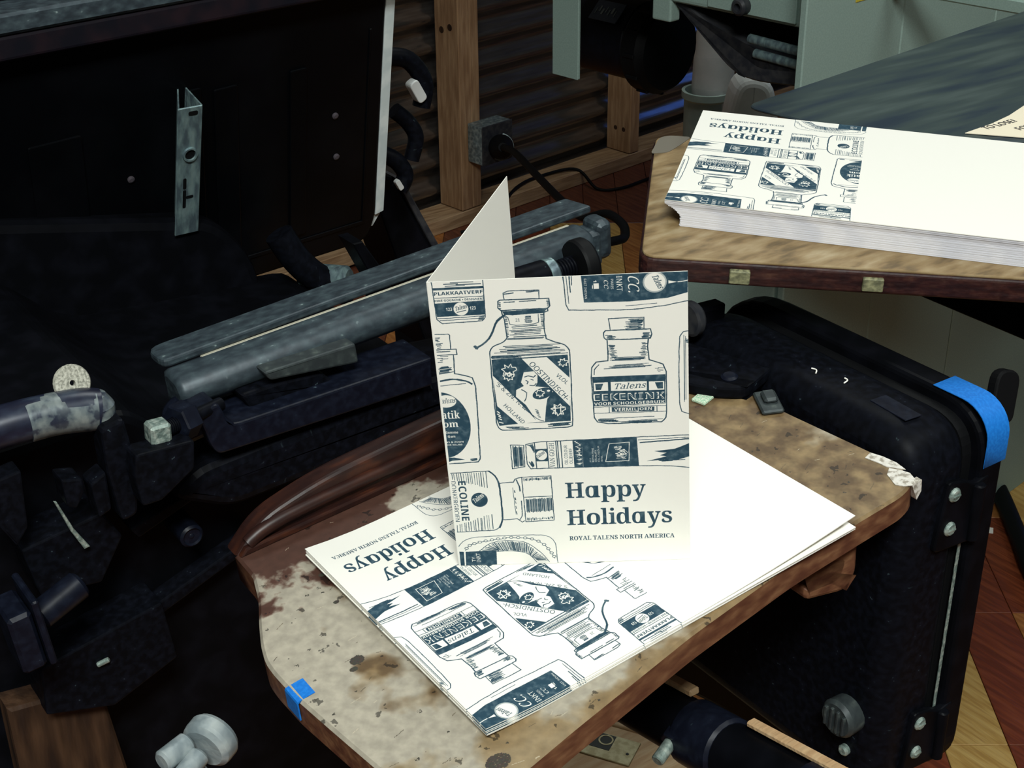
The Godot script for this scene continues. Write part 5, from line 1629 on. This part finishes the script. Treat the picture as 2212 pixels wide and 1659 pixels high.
# ---------------------------------------------------------------- the pale green machine behind
func build_cutter():
	var c := thing("paper_cutter", "pale green cabinet machine with a hanging black motor behind the far board", "machine", cutter_frame * Vector3(-0.3, 0, -0.2))
	var fp := Mb.new()
	fp.xf = cutter_frame
	fp.box(Vector3(-0.572, 0.90, -0.005), Vector3(0.206, 1.80, 0.010), 0.0015)
	obj("cabinet_panel", fp, M.green, c)
	var fp2 := Mb.new()
	fp2.xf = cutter_frame
	fp2.box(Vector3(-0.352, 0.90, -0.0055), Vector3(0.230, 1.80, 0.010), 0.0015)
	obj("cabinet_panel", fp2, M.green, c)
	var fp3 := Mb.new()
	fp3.xf = cutter_frame
	fp3.box(Vector3(0.13, 0.90, -0.005), Vector3(0.730, 1.80, 0.010), 0.0015)
	obj("cabinet_panel", fp3, M.green, c)
	var bk := Mb.new()
	bk.xf = cutter_frame
	bk.box(Vector3(0.27, 0.90, -0.145), Vector3(0.5, 1.80, 0.26), 0.004)
	obj("cabinet_body", bk, M.green_dark, c)
	var en := Mb.new()
	en.xf = cutter_frame
	en.box(Vector3(-0.66, 0.315, -0.100), Vector3(0.03, 0.63, 0.17), 0.003)
	obj("end_panel", en, M.green, c)
	# overhanging table
	var tb := Mb.new()
	tb.xf = cutter_frame
	tb.box(Vector3(-0.40, 0.965, -0.30), Vector3(0.42, 0.085, 0.50), 0.006)
	obj("table", tb, M.green_dark, c)
	var tf := Mb.new()
	tf.xf = cutter_frame
	tf.box(Vector3(-0.612, 0.965, -0.125), Vector3(0.006, 0.075, 0.135), 0.001)
	obj("end_plate", tf, M.green, c)
	var kb := Mb.new()
	kb.xf = cutter_frame * Transform3D(Basis(Vector3.BACK, PI / 2), Vector3(-0.612, 0.938, -0.135))
	kb.lathe([Vector2(0.011, 0), Vector2(0.011, 0.014), Vector2(0.008, 0.017), Vector2(0.005, 0.017), Vector2(0.004, 0.011), Vector2(0, 0.011)], 18)
	obj("socket_screw", kb, M.belt_guard, c)
	var bl := Mb.new()
	bl.xf = cutter_frame
	bl.box(Vector3(-0.60, 0.918, -0.272), Vector3(0.02, 0.045, 0.032), 0.003)
	obj("stop_block", bl, M.green, c)
	var bar := Mb.new()
	bar.xf = cutter_frame
	bar.prism(xy([-0.603, 0.785, -0.598, 0.785, -0.598, 1.2, -0.603, 1.2]), -0.478, -0.427, 0.001, 1)
	obj("hanging_panel", bar, M.green, c, "narrow pale green panel hanging in front of the corrugated wall")
	# motor with end bell
	var mo := Mb.new()
	mo.xf = cutter_frame * Transform3D(Basis(Vector3.RIGHT, PI / 2), Vector3(-0.42, 0.800, -0.66))
	mo.lathe([Vector2(0, 0.06), Vector2(0.056, 0.06), Vector2(0.060, 0.068), Vector2(0.060, 0.20), Vector2(0.056, 0.205)], 36)
	obj("motor", mo, M.motor, c)
	var eb := Mb.new()
	eb.xf = cutter_frame * Transform3D(Basis(Vector3.RIGHT, PI / 2), Vector3(-0.42, 0.796, -0.455))
	eb.lathe([Vector2(0, 0), Vector2(0.064, 0), Vector2(0.068, 0.005), Vector2(0.068, 0.03), Vector2(0.060, 0.042), Vector2(0.02, 0.046), Vector2(0, 0.046)], 36)
	for k in 12:
		var a := TAU * k / 12
		eb.box(Vector3(cos(a) * 0.0675, 0.02, sin(a) * 0.0675), Vector3(0.006, 0.022, 0.006), 0.001)
	obj("end_bell", eb, M.rubber, c)
	var np := Mb.new()
	np.xf = cutter_frame * Transform3D(Basis(Vector3.BACK, 0.75), Vector3(-0.464, 0.846, -0.50))
	np.box(Vector3.ZERO, Vector3(0.034, 0.0015, 0.055), 0.0004)
	var no := obj("name_plate", np, M.plate_blue, c, "small illegible plate on the motor")
	var scr := Mb.new()
	scr.xf = np.xf
	for k in 7:
		scr.box(Vector3(-0.002 + 0.004 * (k % 2), 0.0011, -0.020 + k * 0.0062), Vector3(0.010, 0.0006, 0.0018 + 0.001 * (k % 3)))
	var sm := MeshInstance3D.new()
	sm.name = "lettering"
	no.add_child(sm, true)
	sm.mesh = scr.mesh(M.galv)
	# bent belt guard and drive parts under the table
	var et := cutter_frame * Transform3D(Basis(Vector3(0, 0, 1), Vector3(0, 1, 0), Vector3(-1, 0, 0)), Vector3.ZERO)
	var gd := Mb.new()
	gd.xf = et
	gd.prism(Mb.rounded(xy([-0.262, 0.921, -0.238, 0.921, -0.118, 0.862, -0.06, 0.868, -0.06, 0.848, -0.125, 0.842, -0.16, 0.848]), [0.0, 0.0, 0.01, 0.0, 0.0, 0.02, 0.02], 4), 0.50, 0.60, 0.002, 1)
	obj("belt_guard", gd, M.belt_guard, c, "bent grey guard under the table")
	var dk := Mb.new()
	dk.xf = et
	dk.prism(xy([-0.50, 0.924, -0.05, 0.924, -0.05, 0.868, -0.12, 0.863, -0.235, 0.915, -0.50, 0.90]), 0.30, 0.52, 0.002, 1)
	obj("gear_housing", dk, M.rubber, c)
	for r in [[0.895, -0.085], [0.878, -0.075]]:
		var rd := Mb.new()
		rd.xf = cutter_frame
		rd.cyl(Vector3(-0.60, r[0], r[1] - 0.05), Vector3(-0.60, r[0] - 0.004, -0.02), 0.006, 12, 0.001)
		obj("guide_rod", rd, M.steel, c)
	var yl := Mb.new()
	yl.xf = cutter_frame
	yl.box(Vector3(-0.558, 0.967, 0.0005), Vector3(0.04, 0.02, 0.001), 0.0003)
	obj("warning_label", yl, M.yellow, c, "yellow sticker")
	var shelf := Mb.new()
	shelf.xf = cutter_frame
	shelf.box(Vector3(0.10, 0.75, 0.12), Vector3(0.60, 0.03, 0.24), 0.003)
	obj("foot_shelf", shelf, M.black_smooth, c)
	# steel sheet on brackets with a note on it
	var stp := thing("steel_tray", "grey steel sheet with painted blue reflections behind the tall paper stack", "steel tray", cutter_frame * Vector3(-0.6, 0.975, 0.3))
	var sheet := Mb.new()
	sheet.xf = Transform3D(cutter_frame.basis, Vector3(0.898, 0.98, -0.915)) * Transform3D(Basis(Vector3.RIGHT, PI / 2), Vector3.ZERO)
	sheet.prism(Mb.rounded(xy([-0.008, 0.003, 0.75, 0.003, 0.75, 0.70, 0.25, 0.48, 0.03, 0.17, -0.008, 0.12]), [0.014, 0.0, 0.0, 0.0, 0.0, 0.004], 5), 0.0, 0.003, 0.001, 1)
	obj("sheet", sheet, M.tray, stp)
	for lx in [-0.5, 0.0]:
		var lg := Mb.new()
		lg.xf = cutter_frame
		lg.box(Vector3(lx, 0.9685, 0.155), Vector3(0.03, 0.016, 0.29), 0.002)
		obj("bracket", lg, M.green_dark, stp)
	var nt := Mb.new()
	nt.xf = Transform3D(Basis(Vector3.RIGHT, PI / 2), Vector3(0, 0.9812, 0))
	nt.prism(xy([0.979, -0.742, 1.016, -0.745, 1.047, -0.751, 1.082, -0.762, 1.14, -0.79, 1.16, -0.72, 1.10, -0.66, 1.02, -0.69]), 0.0, 0.0006)
	var note := obj("handwritten_note", nt, M.note)
	tag(note, "cream paper note with pencil writing on the steel sheet, at the right edge", "note")
	for tx in [["TO LOSE!", 1.000, -0.7395, 0.050], ["FOR WE", 1.020, -0.722, 0.050]]:
		var tm := TextMesh.new()
		var f := SystemFont.new()
		f.font_names = PackedStringArray(["Droid Sans"])
		tm.font = f
		tm.text = tx[0]
		tm.font_size = 32
		tm.pixel_size = 0.00030
		tm.depth = 0.0002
		tm.curve_step = 2.0
		tm.horizontal_alignment = HORIZONTAL_ALIGNMENT_LEFT
		tm.material = M.pencil
		var o := MeshInstance3D.new()
		o.name = "pencil_line" if not note.has_node("pencil_line") else "pencil_line_001"
		note.add_child(o, true)
		o.mesh = tm
		o.transform = Transform3D(Basis(Vector3.UP, -0.02) * Basis(Vector3.RIGHT, -PI / 2), Vector3(tx[1], 0.9815, tx[2]))
	# white bins between the machine and the wall
	var bn := thing("waste_bin", "pale translucent plastic bin with a white liner, left of the machine's guard", "bin", Vector3(1.80, 0, -1.95))
	var bb := Mb.new()
	bb.xf = Transform3D(Basis(), Vector3(1.812, 0.0, -1.955))
	bb.lathe([Vector2(0, 0.0), Vector2(0.034, 0.0), Vector2(0.042, 0.575), Vector2(0.047, 0.58), Vector2(0.047, 0.592), Vector2(0.041, 0.592), Vector2(0.032, 0.01), Vector2(0, 0.01)], 28)
	obj("shell", bb, M.bin, bn)
	var lnr := Mb.new()
	lnr.xf = Transform3D(Basis(Vector3.UP, 0.3), Vector3(1.822, 0.0, -1.95))
	lnr.lathe([Vector2(0, 0.3), Vector2(0.034, 0.4), Vector2(0.040, 0.60), Vector2(0.038, 0.66), Vector2(0.034, 0.72), Vector2(0.036, 0.80), Vector2(0, 0.81)], 9)
	obj("liner", lnr, M.white_bag, bn)
	var jg := thing("plastic_jug", "smooth white plastic container beside the bin, under the machine's guard", "container", Vector3(1.738, 0, -1.765))
	var jb := Mb.new()
	jb.xf = Transform3D(Basis(Vector3.UP, -0.6), Vector3(1.738, 0, -1.765))
	jb.prism(Mb.rounded(xy([-0.046, 0.0, 0.048, 0.0, 0.046, 0.60, 0.03, 0.675, -0.03, 0.68, -0.046, 0.61]), [0.01, 0.01, 0.02, 0.03, 0.03, 0.03], 5), -0.035, 0.035, 0.015, 4)
	obj("shell", jb, M.white_bag, jg)
	var cap := Mb.new()
	cap.cyl(Vector3(1.738, 0.672, -1.765), Vector3(1.738, 0.70, -1.765), 0.016, 18, 0.003)
	obj("cap", cap, M.bin, jg)


func lamp(called: String, at: Vector3, turn: float, size: Vector2, energy: float, label: String):
	var t := thing(called, label, "ceiling light", at)
	var fr := Mb.new()
	fr.xf = Transform3D(Basis(Vector3.UP, turn), at)
	fr.box(Vector3(0, 0.03, 0), Vector3(size.x + 0.06, 0.05, size.y + 0.06), 0.005)
	obj("housing", fr, M.green_dark, t)
	var gl := Mb.new()
	gl.xf = fr.xf
	gl.box(Vector3(0, 0.0, 0), Vector3(size.x, 0.012, size.y), 0.002)
	obj("diffuser", gl, M.glow, t)
	var a := AreaLight3D.new()
	a.name = called + "_area"
	a.area_size = size
	a.light_energy = energy
	a.light_color = Color(0.975, 1.0, 0.985)
	a.shadow_enabled = true
	if "area_range" in a:
		a.area_range = 12.0
	if "area_attenuation" in a:
		a.area_attenuation = 2.0
	add_child(a)
	a.transform = Transform3D(Basis(Vector3.UP, turn) * Basis(Vector3.RIGHT, -PI / 2), at + Vector3(0, -0.012, 0))


func _ready():
	# camera
	var cam := Camera3D.new()
	cam.name = "camera"
	cam.fov = 29.42
	cam.near = 0.05
	cam.far = 60.0
	add_child(cam)
	cam.transform = Transform3D(Basis(Vector3(0.8168, -0.0098, 0.5768), Vector3(0.2736, 0.8869, -0.3723), Vector3(-0.5079, 0.4619, 0.7271)).orthonormalized(), Vector3(0, 1.36, 0))
	cam.current = true
	# sky (daylight outside the window) and exposure
	var we := WorldEnvironment.new()
	we.name = "world_environment"
	var e := Environment.new()
	e.background_mode = Environment.BG_SKY
	var sky := Sky.new()
	var sm := ProceduralSkyMaterial.new()
	sm.sky_top_color = Color(0.25, 0.45, 0.9)
	sm.sky_horizon_color = Color(0.6, 0.75, 1.0)
	sm.ground_bottom_color = Color(0.2, 0.22, 0.22)
	sm.ground_horizon_color = Color(0.5, 0.6, 0.7)
	sm.sky_energy_multiplier = 1.5
	sky.sky_material = sm
	e.sky = sky
	e.tonemap_mode = Environment.TONE_MAPPER_LINEAR
	e.tonemap_exposure = 1.1
	e.sdfgi_enabled = true
	e.ssao_enabled = true
	e.ssil_enabled = true
	we.environment = e
	add_child(we)
	rng.seed = 20
	make_materials()
	M.belt_patch = mat(Color8(112, 106, 94), 0.5)
	M.strip = mat(Color8(176, 172, 154), 0.45)
	M.washer = relief(mat(Color.WHITE, 0.5, 0.1, 0.5, noise_tex(60, 0.06, [c8(130, 130, 118), c8(190, 188, 174)], [0.35, 0.6]), Vector3.ONE * 30), noise_tex(3, 0.05, [Color.BLACK, Color.WHITE], [0.2, 0.8]), 0.02)
	M.platen = mat(Color.WHITE, 0.3, 0.0, 0.22, noise_tex(61, 0.01, [c8(5, 6, 8), c8(10, 11, 14)], [0.3, 0.8]), Vector3.ONE * 4)
	M.lug = mat(Color.WHITE, 0.5, 0.2, 0.4, noise_tex(64, 0.03, [c8(50, 56, 58), c8(62, 70, 70), c8(88, 96, 92)], [0.3, 0.7, 0.97]), Vector3.ONE * 12)
	M.rivet = mat(Color8(70, 64, 70), 0.5)
	M.maroon = mat(Color.WHITE, 0.45, 0.0, 0.3, noise_tex(62, 0.02, [c8(14, 14, 22), c8(30, 20, 26)], [0.3, 0.8]), Vector3.ONE * 5)
	M.plate_blue = mat(Color8(70, 84, 104), 0.45, 0.2)
	M.tray = mat(Color.WHITE, 0.32, 0.4, 0.5, noise_tex(63, 0.012, [c8(40, 52, 74), c8(60, 72, 82), c8(70, 82, 84), c8(90, 102, 102)], [0.15, 0.4, 0.6, 0.9], 512, 4), Vector3(0.8, 3, 6))  # blue and pale streaks put reflections into the steel colour
	lamp("ceiling_light", Vector3(1.5, 2.95, -1.5), 0.15, Vector2(1.2, 0.5), 1.0, "long ceiling light over the far side of the press")
	lamp("ceiling_light", Vector3(-0.6, 2.95, 0.9), 0.15, Vector2(1.2, 0.5), 9.2, "long ceiling light behind the viewer")
	lamp("ceiling_light", Vector3(1.7, 2.95, 0.5), 0.15, Vector2(1.2, 0.5), 1.3, "added ceiling light right of the viewer, brightening the machine")  # unseen lamp added to brighten the machine and bins at the back
	build_room()
	build_cutter()
	build_chest()
	build_press()
	build_guard()
	build_boards()
	build_paper()
